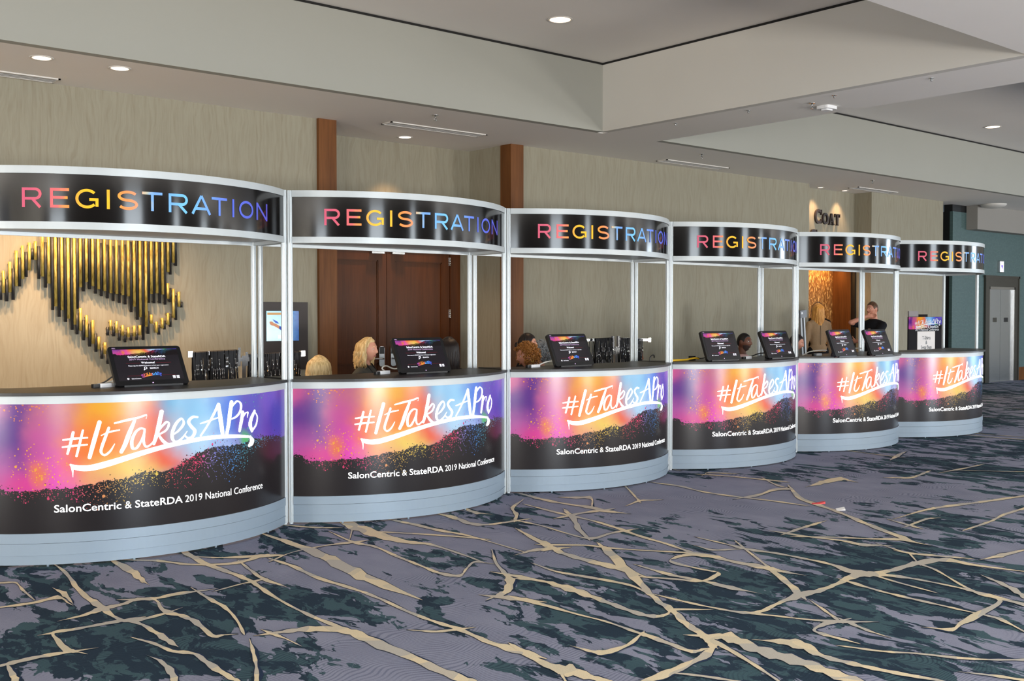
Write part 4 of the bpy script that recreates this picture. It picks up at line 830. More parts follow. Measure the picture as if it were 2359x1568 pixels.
cable('monitor_cable', [(6.48, 7.31, ZC + .006), (6.52, 7.29, ZC + .03), (6.58, 7.26, ZC + .05), (6.64, 7.22, ZC + .05), (6.68, 7.20, ZC + .03)], .006, M_CABLEW, 'white cable rising to the third counter monitor')
adapter(6.424, 7.280, .2, 'adapter left of the monitor on the third counter, below the curly hair')
cable('monitor_cable', [(7.98, 7.30, ZC + .006), (7.985, 7.30, ZC + .05), (8.02, 7.30, ZC + .07), (8.05, 7.31, ZC + .065), (8.075, 7.33, ZC + .04)], .006, M_BLACK, 'short black cable hook at the right end of the third counter')
cable('extension_cord', [(8.22, 7.28, ZC + .009), (8.35, 7.27, ZC + .010), (8.48, 7.26, ZC + .012), (8.56, 7.26, ZC + .020), (8.62, 7.25, ZC + .026), (8.66, 7.24, ZC + .018)], .010, M_YELLOW, 'yellow extension cord lying on the fourth counter, left of the monitors', 'cord')
cable('monitor_cable', [(8.64, 7.24, ZC + .03), (8.68, 7.23, ZC + .02), (8.72, 7.18, ZC + .035), (8.75, 7.14, ZC + .06)], .005, M_BLACK, 'black power lead plugged into the yellow cord on the fourth counter')
m = MB(); m.box(8.585, 8.65, 7.275, 7.315, ZC, ZC + .045); tag(m.build('socket_block', M_BLACK), 'small black socket block beside the yellow cord on the fourth counter', 'adapter')
adapter(9.376, 7.169, .2, 'white power adapter between the two monitors on the fourth counter')
cable('monitor_cable', [(9.46, 7.27, ZC + .006), (9.50, 7.22, ZC + .02), (9.54, 7.15, ZC + .05), (9.60, 7.10, ZC + .06)], .006, M_BLACK, 'black lead rising to the right monitor on the fourth counter')
adapter(10.655, 7.154, .1, 'white power adapter left of the monitors on the fifth counter')
cable('monitor_cable', [(10.42, 7.20, ZC + .006), (10.44, 7.12, ZC + .05), (10.48, 7.0, ZC + .07), (10.50, 6.93, ZC + .07)], .006, M_CABLEW, 'white lead joining the left monitor on the fifth counter')
cable('monitor_cable', [(11.02, 7.12, ZC + .006), (11.06, 7.04, ZC + .06), (11.12, 6.96, ZC + .08), (11.16, 6.90, ZC + .08)], .006, M_CABLEW, 'white lead joining the right monitor on the fifth counter')

# ------------------------------------------------------------------ racks of lanyards
M_LANY = plain('black_lanyard_ribbon', (22, 22, 26), .7, 0, .2, 60)
def rack(name, label, hub, arms, zf):
    t = thing(name, label, 'rack', (hub[0], hub[1], 0))
    m = MB(); m.box(-.018, .018, -.018, .018, .02, hub[2]); m.build('upright', M_CHROME, t)
    m = MB(); m.tube([(-.35, -.02, .02), (.35, .02, .02)], .016, 8); m.tube([(.02, -.32, .02), (-.02, .32, .02)], .016, 8)
    for (a, b) in ((-.35, -.02), (.35, .02), (.02, -.32), (-.02, .32)): m.ball((a, b, .02), .02, 10, 6)
    m.build('base', M_CHROME, t)
    m = MB(); m.box(-.05, .05, -.02, .02, hub[2] - .05, hub[2] - .015); m.build('hub', M_CHROME, t)
    for (x0, x1, z0, z1, y) in arms:                # an arm: riser at the inner end, flat bar outwards
        m = MB(); xi = x0 if abs(x0 - hub[0]) < abs(x1 - hub[0]) else x1; s = 1 if xi > hub[0] else -1
        xi -= hub[0]; zi = z0 if xi + hub[0] == x0 else z1
        m.box(min(0, xi), max(0, xi), y - hub[1] - .012, y - hub[1] + .012, hub[2] - .045, hub[2] - .022)
        m.box(xi - .012, xi + .012, y - hub[1] - .014, y - hub[1] + .014, hub[2] - .09, zi + .035)
        A, B = Vector((x0 - hub[0], y - hub[1], z0)), Vector((x1 - hub[0], y - hub[1], z1)); d = (B - A)
        M = Matrix.Translation(A) @ d.to_track_quat('X', 'Z').to_matrix().to_4x4()
        m.box(0, d.length, -.010, .010, -.016, .016, 0, M)
        xo = 0 if xi + hub[0] != x0 else d.length
        m.box(xo - .022, xo + .022, -.016, .016, -.026, .026, 0, M)
        m.build('arm', M_CHROME, t)
    return t
rack('lanyard_rack', 'chrome floor rack hung with black lanyards behind the nearest booth', (4.276, 8.7, 1.20), [(3.79, 4.235, 1.225, 1.237, 8.7), (4.305, 4.86, 1.195, 1.205, 8.7)], 0)
rack('lanyard_rack', 'chrome floor rack hung with black lanyards behind the third booth', (9.028, 8.8, 1.18), [(8.50, 8.985, 1.262, 1.268, 8.8), (9.072, 9.60, 1.268, 1.248, 8.8)], 0)
def lanyard_proto(k):
    r = random.Random(k)
    L = .42 + r.uniform(-.02, .03)
    t = thing('lanyard', '', 'lanyard')
    m = MB(); w = .0085
    for s in (-1, 1):                                # the two hanging sides of the loop
        P = [(0, 0, .020)] + [(s * .0 + r.gauss(0, .0035), s * .020 + r.gauss(0, .002), -L * q / 6 + .012) for q in range(0, 7)]
        P[-1] = (P[-1][0], s * .006, -L)
        vs, fs = [], []
        for i, q in enumerate(P):
            for dx in (-w, w):
                for dy in (-.0012, .0012): vs.append((q[0] + dx, q[1] + dy, q[2]))
        for i in range(len(P) - 1):
            a = 4 * i; b = a + 4
            fs += [(a, a + 2, b + 2, b), (a + 1, b + 1, b + 3, a + 3), (a, b, b + 1, a + 1), (a + 2, a + 3, b + 3, b + 2)]
        m.add(vs, fs)
    m.build('ribbon', M_LANY, t)
    for zc in (-r.uniform(.05, .16), -r.uniform(.22, .33)):
        c = MB(); x = r.gauss(0, .003)
        c.cyl((x, -.026, zc), (x + r.gauss(0, .004), -.026, zc - .062), .0030, n=6)
        c.tube([(x + .006 * math.cos(a * .9), -.026, zc + .007 + .006 * math.sin(a * .9)) for a in range(8)], .0017, 5)
        c.box(x - .005, x + .005, -.030, -.022, zc - .074, zc - .060)
        c.build('swivel_clip', M_CHROME, t)
    return t
PROTO = [lanyard_proto(k) for k in range(5)]
used = set()
def hang(x0, x1, z0, z1, y, n, label, group, gaps=()):
    r = random.Random(int(x0 * 100))
    for i in range(n):
        f = (i + .5) / n
        if any(a < f < b for a, b in gaps): continue
        k = r.randrange(5)
        o = PROTO[k] if k not in used else copy_tree(PROTO[k]); used.add(k)
        o.location = (x0 + (x1 - x0) * f + r.gauss(0, .002), y, z0 + (z1 - z0) * f); o.rotation_euler = (0, 0, r.gauss(0, .10))
        o['label'] = label; o['group'] = group
hang(3.815, 4.215, 1.225, 1.237, 8.7, 24, 'black lanyard with metal clip on the left arm of the rack behind nearest booth', 'lanyards on the left arm, nearest rack', ((.34, .38),))
hang(4.325, 4.84, 1.195, 1.205, 8.7, 24, 'black lanyard with metal clip on the right arm of the rack behind nearest booth', 'lanyards on the right arm, nearest rack')
hang(8.62, 8.965, 1.262, 1.268, 8.8, 17, 'black lanyard with metal clip on the left arm of the rack behind third booth', 'lanyards on the left arm, far rack', ((.08, .17),))
hang(9.09, 9.47, 1.266, 1.251, 8.8, 17, 'black lanyard with metal clip on the right arm of the rack behind third booth', 'lanyards on the right arm, far rack')

# ------------------------------------------------------------------ tube sculpture on the wall
M_BRASS = NT('mottled_brass'); _n = M_BRASS.noise(M_BRASS.scale(M_BRASS.coord(), (60, 60, 16)), 1.0, 3.0)
M_BRASS.set(color=M_BRASS.ramp(_n, [(.3, lin((148, 122, 50))), (.55, lin((206, 180, 92))), (.8, lin((214, 192, 112)))]), rough=.42, metal=.45); M_BRASS = M_BRASS.m
M_TUBEBLK = plain('matt_black_tube', (34, 35, 38), .45)
ws = thing('wall_sculpture', 'wall sculpture of hanging brass and black tubes on the panelled wall behind the nearest booth', 'sculpture', (3.2, WY, 1.9))
for (lst, nm, mt, yy, r) in ((GOLD, 'brass_tube', M_BRASS, -.062, .0150), (BLACK, 'black_tube', M_TUBEBLK, -.050, .0150)):
    for (x, zt, zb) in lst:
        m = MB(); m.cyl((x - 3.2, yy, zb - 1.9), (x - 3.2, yy, zt - 1.9), r, n=12)
        for z in (zb + .02, zt - .02): m.cyl((x - 3.2, yy, z - 1.9), (x - 3.2, 0, z - 1.9), .004, n=6)
        m.build(nm, mt, ws)
for k, (x, zb) in enumerate(((4.62, 2.24), (4.70, 2.235))):
    m = MB(); m.cyl((x - 3.2, -.05, zb - 1.9), (x - 3.2, -.05, zb - 1.9 + .22), .015, n=12); m.cyl((x - 3.2, -.05, zb - 1.85), (x - 3.2, 0, zb - 1.85), .004, n=6); m.build('black_tube', M_TUBEBLK, ws)

# ------------------------------------------------------------------ digital sign beside the doors
ds = thing('digital_sign', 'dark brown wall sign with a blue swimming pool picture, left of the double door', 'sign', (6.11, WY, 0))
m = MB(); m.box(-.31, .31, -.045, 0, .90, 1.70); m.build('backboard', plain('dark_brown_board', (44, 34, 31), .45), ds)
def mat_pool():
    t = NT('pool_picture'); s = t.sep(t.coord()); w = t.noise(t.scale(t.coord(), (14, 1, 30)), 1.0, 3.0, .5, 1.0)
    f = t.math('ADD', t.math('MULTIPLY', t.math('ADD', s[0], .05), 2.6), t.math('MULTIPLY', w, .5))
    c = t.ramp(f, [(0, lin((130, 205, 232))), (.35, lin((110, 196, 226))), (.62, lin((46, 130, 205))), (.95, lin((20, 84, 170)))])
    t.set(color=t.mix(.6, c, lin((0, 0, 0))), rough=.15, emit=c, strength=.55); return t.m
m = MB(); m.box(-.235, .185, -.052, -.045, 1.245, 1.595); sc = m.build('screen', mat_pool(), ds)
def decal(pts, name, mat, y): q = MB(); q.add([(p[0], y, p[1]) for p in pts], [tuple(range(len(pts)))]); return q.build(name, mat, sc)
decal([(-.225, 1.550), (-.02, 1.550), (-.02, 1.575), (-.225, 1.575)], 'title_bar', plain('tan_title_bar', (196, 150, 92), .4, emit=.35), -.0530)
decal([(-.20, 1.47), (-.17, 1.475), (-.14, 1.455), (-.10, 1.44), (-.06, 1.415), (-.03, 1.40), (-.03, 1.37), (-.07, 1.385), (-.11, 1.405), (-.14, 1.42), (-.165, 1.425), (-.19, 1.44)], 'swimmer_figure', plain('swimmer_skin', (206, 146, 112), .5, emit=.35), -.0532)
decal([(-.07, 1.42), (-.03, 1.405), (.0, 1.38), (-.01, 1.345), (-.05, 1.37), (-.075, 1.39)], 'swim_trunks', plain('swim_trunks_blue', (52, 78, 178), .5, emit=.35), -.0534)
decal([(-.16, 1.50), (-.10, 1.475), (-.07, 1.445), (-.12, 1.455)], 'swim_fin', plain('swim_fin_blue', (70, 110, 210), .5, emit=.35), -.0534)
decal([(-.09, 1.275), (-.02, 1.275), (-.02, 1.315), (-.09, 1.315)], 'logo_box', M_PIXEL, -.0534)

# ------------------------------------------------------------------ coat check lettering (serif capitals)
def serif_word(word, x, z, big, small, y, name, label):
    sg = MB(); t_ = lambda h: .14 * h
    for i, ch in enumerate(word):
        h = big if i == 0 else small; w = h * {'C': .82, 'O': .86, 'A': .86, 'T': .76, 'H': .86, 'E': .70, 'K': .82}[ch]; q = []; t = h * .17; s = h * .075
        S_ = lambda *p, ww=t: stroke(q, p, ww)
        if ch == 'C': stroke(q, arcpts(w / 2, h / 2, w / 2 - t / 2, h / 2 - t / 2, 48, 312, 22), t); S_((w * .93, h * .62), (w * .93, h * .98), ww=s); S_((w * .93, h * .04), (w * .93, h * .34), ww=s)
        elif ch == 'O': stroke(q, arcpts(w / 2, h / 2, w / 2 - t / 2, h / 2 - t / 2, 0, 360, 26)[:-1], t, True)
        elif ch == 'A': S_((w * .14, 0), (w * .46, h), ww=s * 1.3); S_((w * .48, h), (w * .82, 0), ww=t * 1.1); S_((w * .25, h * .32), (w * .72, h * .32), ww=s); S_((0, s / 2), (w * .3, s / 2), ww=s); S_((w * .64, s / 2), (w, s / 2), ww=s)
        elif ch == 'T': S_((w / 2, 0), (w / 2, h)); S_((0, h - s / 2), (w, h - s / 2), ww=s * 1.3); S_((w * .3, s / 2), (w * .7, s / 2), ww=s); S_((s / 2, h * .72), (s / 2, h), ww=s); S_((w - s / 2, h * .72), (w - s / 2, h), ww=s)
        elif ch == 'H': S_((w * .2, 0), (w * .2, h)); S_((w * .8, 0), (w * .8, h)); S_((w * .2, h / 2), (w * .8, h / 2), ww=s); [S_((a, b), (a + w * .4, b), ww=s) for a in (0, w * .6) for b in (s / 2, h - s / 2)]
        elif ch == 'E': S_((w * .22, 0), (w * .22, h)); S_((0, h - s / 2), (w * .95, h - s / 2), ww=s); S_((0, s / 2), (w, s / 2), ww=s); S_((w * .22, h / 2), (w * .75, h / 2), ww=s); S_((w * .95, h * .72), (w * .95, h), ww=s); S_((w, 0), (w, h * .28), ww=s)
        elif ch == 'K': S_((w * .2, 0), (w * .2, h)); S_((w * .25, h * .45), (w * .85, h), ww=s); S_((w * .42, h * .6), (w * .88, 0), ww=t); [S_((a, b), (a + w * .4, b), ww=s) for a in (0, w * .6) for b in (s / 2, h - s / 2)]
        for qd in q: sg.prism([(x + p[0], z + p[1]) for p in qd], 0, .035, 0, Matrix.Translation((0, y + .005, 0)) @ Matrix.Rotation(math.pi / 2, 4, 'X'))
        x += w + h * .09
    o = sg.build(name, plain('dark_bronze_letters', (44, 34, 34), .5)); return tag(o, label, 'sign')
serif_word('COAT', 17.37, 3.245, .275, .215, 11.765, 'sign_lettering', 'dark raised capitals COAT on the niche wall, upper line of the sign')
serif_word('CHECK', 17.22, 2.86, .275, .215, 11.765, 'sign_lettering', 'dark raised capitals CHECK on the niche wall, lower line behind a header')

# ------------------------------------------------------------------ poster board behind the farthest booth
pb = thing('poster_board', 'black poster board with colourful heading and white sheet behind the farthest booth', 'sign', (16.95, 9.3, 0), 0)
m = MB(); m.box(-.56, .56, -.02, .0, .30, 1.505); m.build('board', M_CARDBLACK, pb)
hd = MB(); hd.add([(-.56, -.0215, 1.30), (.56, -.0215, 1.30), (.56, -.0215, 1.503), (-.56, -.0215, 1.503)], [(0, 1, 2, 3)], 0, False, [(0.02, .36), (.95, .36), (.95, 1), (.02, 1)]); ho = hd.build('heading_print', M_ARTPRINT, pb)
lt = MB()
for li, rows in enumerate(LETTERS):
    r_ = rings(slim(rows), lambda s, z: (s * .62 + .04, -.0245 - li * .0002, 1.41 + (z - .80) * .36)); lt.add(r_.v, r_.f)
lt.build('brush_lettering', M_WHITE, ho)
v, f = text_mesh('SalonCentric & StateRDA', 1.0, .008, 'CENTER', 1.15); v2, f2 = text_mesh('2019 National Conference', 1.0, 0, 'CENTER', 1.15)
lt = MB(); lt.add([(p[0] * .062 + .02, -.0310, 1.318 + p[1] * .062) for p in v], f); lt.add([(p[0] * .062 + .02, -.0310, 1.274 + p[1] * .062) for p in v2], f2); lt.build('caption_lettering', M_WHITE, pb)
m = MB(); m.box(-.285, .285, -.026, -.020, .62, 1.262); sh = m.build('paper_sheet', plain('white_paper', (226, 220, 216), .8), pb)
lt = MB()
for (tx, zz) in (('T-Shirts', 1.125), ('&', 1.05), ('Swag Bags', .97)):
    v, f = text_mesh(tx, 1.0, .004, 'CENTER', 1.0); lt.add([(p[0] * .085, -.0285, zz + p[1] * .085) for p in v], f)
lt.build('sheet_lettering', M_BLACK, sh)
m = MB()
for sx in (-.45, .45): m.tube([(sx, .03, 1.2), (sx, .03, .0)], .012, 8); m.box(sx - .02, sx + .02, -.18, .22, 0, .02); m.box(sx - .01, sx + .01, 0.0, .03, .5, .52)
m.build('stand_leg', M_BLACK, pb)
m = MB(); m.box(16.72, 17.02, 9.46, 9.485, .0, 1.60); tag(m.build('grey_placard', plain('grey_card', (140, 134, 134), .7)), 'plain grey placard peeking over the poster board', 'sign')
m = MB(); m.box(17.06, 17.62, 9.62, 9.65, .0, 1.545); tag(m.build('second_board', M_CARDBLACK), 'second dark board standing behind the right half of poster board', 'sign')

# ------------------------------------------------------------------ aluminium sections leaning by the coat check
ap = thing('leaning_section', 'bundle of grey aluminium booth sections leaning left of the coat check', 'metal section', (13.55, 9.3, 0))
m = MB(); d = Vector((.14, 0, -1.62)); top = Vector((-.10, 0, 1.60))
for k, (ox, oy) in enumerate(((-.05, 0), (-.012, .03), (.026, 0), (.064, .03))):
    M = Matrix.Translation(top + Vector((ox, oy, 0))) @ Matrix.Rotation(math.radians(5.2), 4, 'Y').inverted()
    m.box(-.017, .017, -.012, .012, -1.60, -.03, 0, M)
m.build('section', plain('dull_aluminium', (150, 152, 154), .4, .4), ap)
m = MB(); M = Matrix.Translation(top) @ Matrix.Rotation(math.radians(5.2), 4, 'Y').inverted(); m.box(-.072, .088, -.016, .045, -.10, .01, 0, M); m.build('end_cap', plain('grey_end_cap', (120, 124, 130), .5), ap)
m = MB(); m.box(-.05, -.015, -.019, -.016, -.045, -.015, 0, M); m.build('cap_label', M_WHITE, ap)

# ------------------------------------------------------------------ scraps on the carpet
m = MB(); m.add([(7.566, 5.127, 0.006), (7.620, 5.082, 0.008), (7.665, 5.064, 0.022), (7.674, 5.091, 0.02), (7.629, 5.118, 0.012), (7.593, 5.145, 0.008), (7.566, 5.127, 0.003), (7.620, 5.082, 0.003), (7.665, 5.064, 0.003), (7.674, 5.091, 0.003), (7.629, 5.118, 0.003), (7.593, 5.145, 0.003)], [(0, 1, 2, 3, 4, 5)] + [(k, k + 6, (k + 1) % 6 + 6, (k + 1) % 6) for k in range(6)])
tag(m.build('paper_scrap', plain('red_paper', (206, 74, 74), .7)), 'red paper scrap lying on the carpet', 'litter')
m = MB(); m.add([(7.47, 4.83, .004), (7.53, 4.79, .012), (7.56, 4.82, .024), (7.50, 4.86, .014), (7.47, 4.83, .002), (7.53, 4.79, .002), (7.56, 4.82, .002), (7.50, 4.86, .002)], [(0, 1, 2, 3)] + [(k, k + 4, (k + 1) % 4 + 4, (k + 1) % 4) for k in range(4)])
tag(m.build('paper_scrap', plain('white_paper_scrap', (224, 222, 220), .7)), 'small white paper scrap lying on the carpet', 'litter')

# ------------------------------------------------------------------ ceiling fittings
M_LENS = plain('lit_lamp_lens', (255, 232, 206), .4, 0, 0, emit=3.2)
M_TRIMW = plain('white_lamp_trim', (214, 210, 204), .5)
def downlight(x, y, z, label, r=.085, watts=26, angle=62, lamp=True, color=(1, .62, .33)):
    t = thing('recessed_downlight', label, 'ceiling light', (x, y, z), 0, 'recessed downlights')
    m = MB(); vs = []; n = 28
    for (rr, zz) in ((r + .02, 0), (r + .018, -.006), (r, -.006), (r * .86, .035)):
        vs += [(rr * math.cos(2 * math.pi * k / n), rr * math.sin(2 * math.pi * k / n), zz) for k in range(n)]
    m.add(vs, [(j * n + k, (j + 1) * n + k, (j + 1) * n + (k + 1) % n, j * n + (k + 1) % n) for j in range(3) for k in range(n)], 0, True); m.build('trim_ring', M_TRIMW, t)
    m = MB(); m.add([(r * .93 * math.cos(2 * math.pi * k / n), r * .93 * math.sin(2 * math.pi * k / n), -.004) for k in range(n)], [tuple(range(n))]); m.build('lens', M_LENS, t)
    if lamp:
        l = bpy.data.lights.new('downlight_beam', 'SPOT'); l.energy = watts; l.color = color; l.spot_size = math.radians(angle); l.spot_blend = .8; l.shadow_soft_size = .05
        o = bpy.data.objects.new('downlight_beam', l); COL.objects.link(o); o.parent = t; o.location = (0, 0, -.03)
    return t
downlight(3.10, 10.31, SOF, 'left recessed downlight of the pair near the top left corner', watts=520, angle=104)
downlight(3.80, 10.27, SOF, 'right recessed downlight of the pair near the top left corner', watts=520, angle=104)
downlight(8.16, 11.84, SOF, 'recessed downlight in the recess ceiling above the double door', watts=190, angle=84)
downlight(8.05, 8.70, UP + .028, 'large recessed downlight in the high ceiling at top centre', r=.12, watts=90, angle=100)
downlight(18.37, 8.87, UP + .028, 'recessed downlight in the high ceiling at right, beyond the beam', r=.12, watts=90, angle=100)
for x, s in ((17.32, 'left'), (18.12, 'right')):
    downlight(x, 11.60, SOF, s + ' small recessed downlight above the coat check lettering', r=.05, watts=60, angle=84)
nl = bpy.data.lights.new('niche_lamp', 'AREA'); nl.energy = 20; nl.shape = 'RECTANGLE'; nl.size = 1.6; nl.size_y = .2; nl.color = (1, .58, .22); no = bpy.data.objects.new('niche_lamp', nl); COL.objects.link(no); no.location = (17.75, 12.0, 2.46)
M_VENT = plain('vent_grey', (176, 174, 172), .5); M_SLOT = plain('vent_slot_dark', (70, 70, 72), .6)
def vent(x0, x1, y, label, wd=.11):
    t = thing('linear_vent', label, 'vent', ((x0 + x1) / 2, y, SOF), 0, 'slot vents in the low ceiling')
    h = (x1 - x0) / 2; m = MB(); m.box(-h + .02, h - .02, -wd + .02, wd - .02, -.004, -.001); m.build('backing', M_SLOT, t)
    m = MB()
    for (a, b, c, d) in ((-h, h, -wd, -wd + .022), (-h, h, wd - .022, wd), (-h, -h + .022, -wd, wd), (h - .022, h, -wd, wd)): m.box(a, b, c, d, -.012, 0)
    m.build('frame', M_TRIMW, t)
    for k in range(3):
        m = MB(); yy = -wd + .055 + k * (2 * wd - .11) / 2; m.box(-h + .02, h - .02, yy - .012, yy + .012, -.010, -.004); m.build('slat', M_VENT, t)
vent(2.0, 3.52, 11.22, 'slot vent at the top left corner above the panelled wall')
vent(7.36, 8.86, 11.08, 'slot vent in front of the double door recess')
vent(12.36, 13.86, 11.08, 'slot vent above the third and fourth booths')
vent(17.75, 19.15, 11.18, 'slot vent near the coat check')
def sprinkler(x, y, z, label):
    t = thing('sprinkler_head', label, 'sprinkler', (x, y, z), 0, 'ceiling sprinklers')
    m = MB(); m.cyl((0, 0, 0), (0, 0, -.008), .040, .036, 18); m.build('escutcheon', M_CHROME, t)
    m = MB(); m.cyl((0, 0, -.008), (0, 0, -.035), .009, n=8); m.tube([(-.012, 0, -.03), (-.014, 0, -.05), (0, 0, -.062)], .003, 6); m.tube([(.012, 0, -.03), (.014, 0, -.05), (0, 0, -.062)], .003, 6); m.build('frame_arms', M_CHROME, t)
    m = MB(); m.cyl((0, 0, -.062), (0, 0, -.066), .020, n=14); m.build('deflector', M_CHROME, t)
sprinkler(7.53, 10.30, SOF, 'sprinkler head in the low ceiling left of centre, near the slot vent')
sprinkler(12.36, 10.30, SOF, 'sprinkler head in the low ceiling above the third booth')
sprinkler(17.08, 10.38, SOF, 'sprinkler head in the low ceiling near the coat check')
sprinkler(10.28, 7.00, SOF, 'sprinkler head under the cross beam beside the white sensor box')
def eyelet(x, y, label):
    t = thing('ceiling_bolt', label, 'bolt', (x, y, SOF), 0, 'bolts under the cross beam')
    m = MB(); m.cyl((0, 0, 0), (0, 0, -.006), .026, n=14); m.build('plate', M_CHROME, t); m = MB(); m.cyl((0, 0, -.006), (0, 0, -.03), .010, n=8); m.build('stud', M_STEEL, t)
for (y, s) in ((8.83, 'first'), (7.73, 'second'), (6.60, 'third'), (5.50, 'fourth, nearest to the camera,')): eyelet(10.10, y, s + ' metal bolt along the underside of the cross beam')
wb = thing('sensor_box', 'white faceted sensor box under the cross beam', 'sensor', (10.58, 7.01, SOF)); m = MB(); m.prism(rrect(.20, .16, .03, 3), -.035, 0); m.build('housing', M_WHITE, wb); m = MB(); m.prism(rrect(.12, .09, .02, 3), -.05, -.035); m.build('cover', M_WHITE, wb)
dm = thing('dome_light', 'shallow white dome light on the far low ceiling', 'ceiling light', (22.86, 11.0, SOF)); m = MB(); m.tube([(0, 0, -.09 * math.sin(a * .157)) for a in range(11)], [.26 * math.cos(a * .157) + .002 for a in range(11)], 28); m.build('diffuser', M_TRIMW, dm)

# ------------------------------------------------------------------ people
def skinmat(name, rgb):
    t = NT(name); f = t.noise(t.coord(), 30, 3.0); c = lin(rgb); d = (c[0] * .86, c[1] * .78, c[2] * .76, 1)
    t.set(color=t.mix(f, d, c), rough=.5, spec=.35)
    t.b.inputs['Subsurface Weight'].default_value = .08
    return t.m
def hairmat(name, a, b):
    t = NT(name); f = t.noise(t.scale(t.coord(), (48, 48, 7)), 1.0, 4.0)
    t.set(color=t.ramp(f, [(.3, lin(a)), (.7, lin(b))]), rough=.42, spec=.4); return t.m
SK_LIGHT = skinmat('light_skin', (222, 164, 138)); SK_RUDDY = skinmat('ruddy_skin', (206, 146, 122)); SK_DARK = skinmat('dark_brown_skin', (104, 66, 48)); SK_TAN = skinmat('tan_skin', (176, 122, 96))
HR_BLOND = hairmat('blond_hair', (176, 140, 86), (240, 214, 160)); HR_BLOND_LIT = hairmat('blond_hair_orange_lit', (196, 124, 50), (250, 184, 92)); HR_DARK = hairmat('dark_brown_hair', (26, 20, 20), (48, 36, 32)); HR_BLACK = hairmat('black_hair', (14, 12, 13), (30, 26, 26))  # the orange-lit blond has the warm lamp glow put into its colour
HR_CURL = hairmat('auburn_hair', (120, 72, 28), (196, 134, 66)); HR_GREY = hairmat('grey_hair', (120, 124, 128), (168, 172, 174)); HR_BROWN = hairmat('brown_hair', (66, 44, 30), (104, 72, 48))
M_EYEW = plain('eye_white', (226, 222, 216), .25); M_IRIS = plain('dark_iris', (52, 40, 34), .2); M_BEARD = plain('short_dark_beard', (50, 34, 28), .8, 0, .3, 90); M_LIPDARK = plain('brown_lip', (92, 54, 46), .45); M_LIP = plain('lip_pink', (176, 96, 92), .45)
def cloth(name, rgb): return plain(name, rgb, .85, 0, .12, 40, .2)
def remesh(m, vox, name, mat, parent, sm=6):
    o = m.build(name, mat, parent)
    r = o.modifiers.new('r', 'REMESH'); r.mode = 'VOXEL'; r.voxel_size = vox; r.use_smooth_shade = True
    s = o.modifiers.new('s', 'SMOOTH'); s.iterations = sm; s.factor = .5
    dg = bpy.context.evaluated_depsgraph_get(); dg.update()
    me = bpy.data.meshes.new_from_object(o.evaluated_get(dg))
    o.modifiers.clear(); old = o.data; o.data = me; bpy.data.meshes.remove(old)
    me.name = name
    me.polygons.foreach_set('use_smooth', [True] * len(me.polygons))
    return o
def limb(m, pts, rs, inf=0.0):
    """tapered limb with round joints"""
    pts = [Vector(p) for p in pts]
    for a, b, r0, r1 in zip(pts, pts[1:], rs, rs[1:]):
        m.tube([a, a.lerp(b, .5), b], [r0 + inf, (r0 + r1) / 2 * 1.03 + inf, r1 + inf], 14)
    for p, r in zip(pts, rs): m.ball(p, r + inf, 14, 8)
def head_def(x, y, z):
    g = lambda v, c, w: math.exp(-((v - c) / w) ** 2)
    s = max(0.0, -z / .116); s2 = s * s * (3 - 2 * s)
    y *= 1 - .30 * s2
    x *= (1 - .12 * s2) if x > 0 else (1 - .42 * s2)
    if x > 0:
        f = min(1, x / .06); nz = 0.0
        if -.040 < z < .026: nz = (0.20 + .80 * ((.026 - z) / .051) ** 1.2) if z > -.025 else max(0, 1 - (-.025 - z) / .013)
        x += f * (.024 * nz * g(y, 0, .0085 + .004 * nz) + .005 * g(z, .033, .012) * g(abs(y), .028, .022) - .010 * g(abs(y), .031, .014) * g(z, .012, .012) - .003 * g(y, 0, .01) * g(z, .018, .01)
             + .005 * g(y, 0, .020) * g(z, -.058, .010) - .004 * g(y, 0, .022) * g(z, -.078, .008) + .011 * g(y, 0, .022) * g(z, -.097, .016) + .004 * g(abs(y), .042, .02) * g(z, -.018, .02))
    return x, y, z
def head_mesh(m, MH):
    nu, nv = 56, 44; vs = []
    for j in range(nv + 1):
        th = math.pi * j / nv
        for i in range(nu):
            ph = 2 * math.pi * i / nu
            vs.append(MH @ Vector(head_def(.097 * math.sin(th) * math.cos(ph), .0755 * math.sin(th) * math.sin(ph), .116 * math.cos(th))))
    m.add(vs, [(j * nu + i, (j + 1) * nu + i, (j + 1) * nu + (i + 1) % nu, j * nu + (i + 1) % nu) for j in range(nv) for i in range(nu)], 0, True)
    for s in (-1, 1):
        m.ball(MH @ Vector((-.010, s * .076, .0)), (.020, .008, .031), 10, 8, 0, MH.to_3x3())
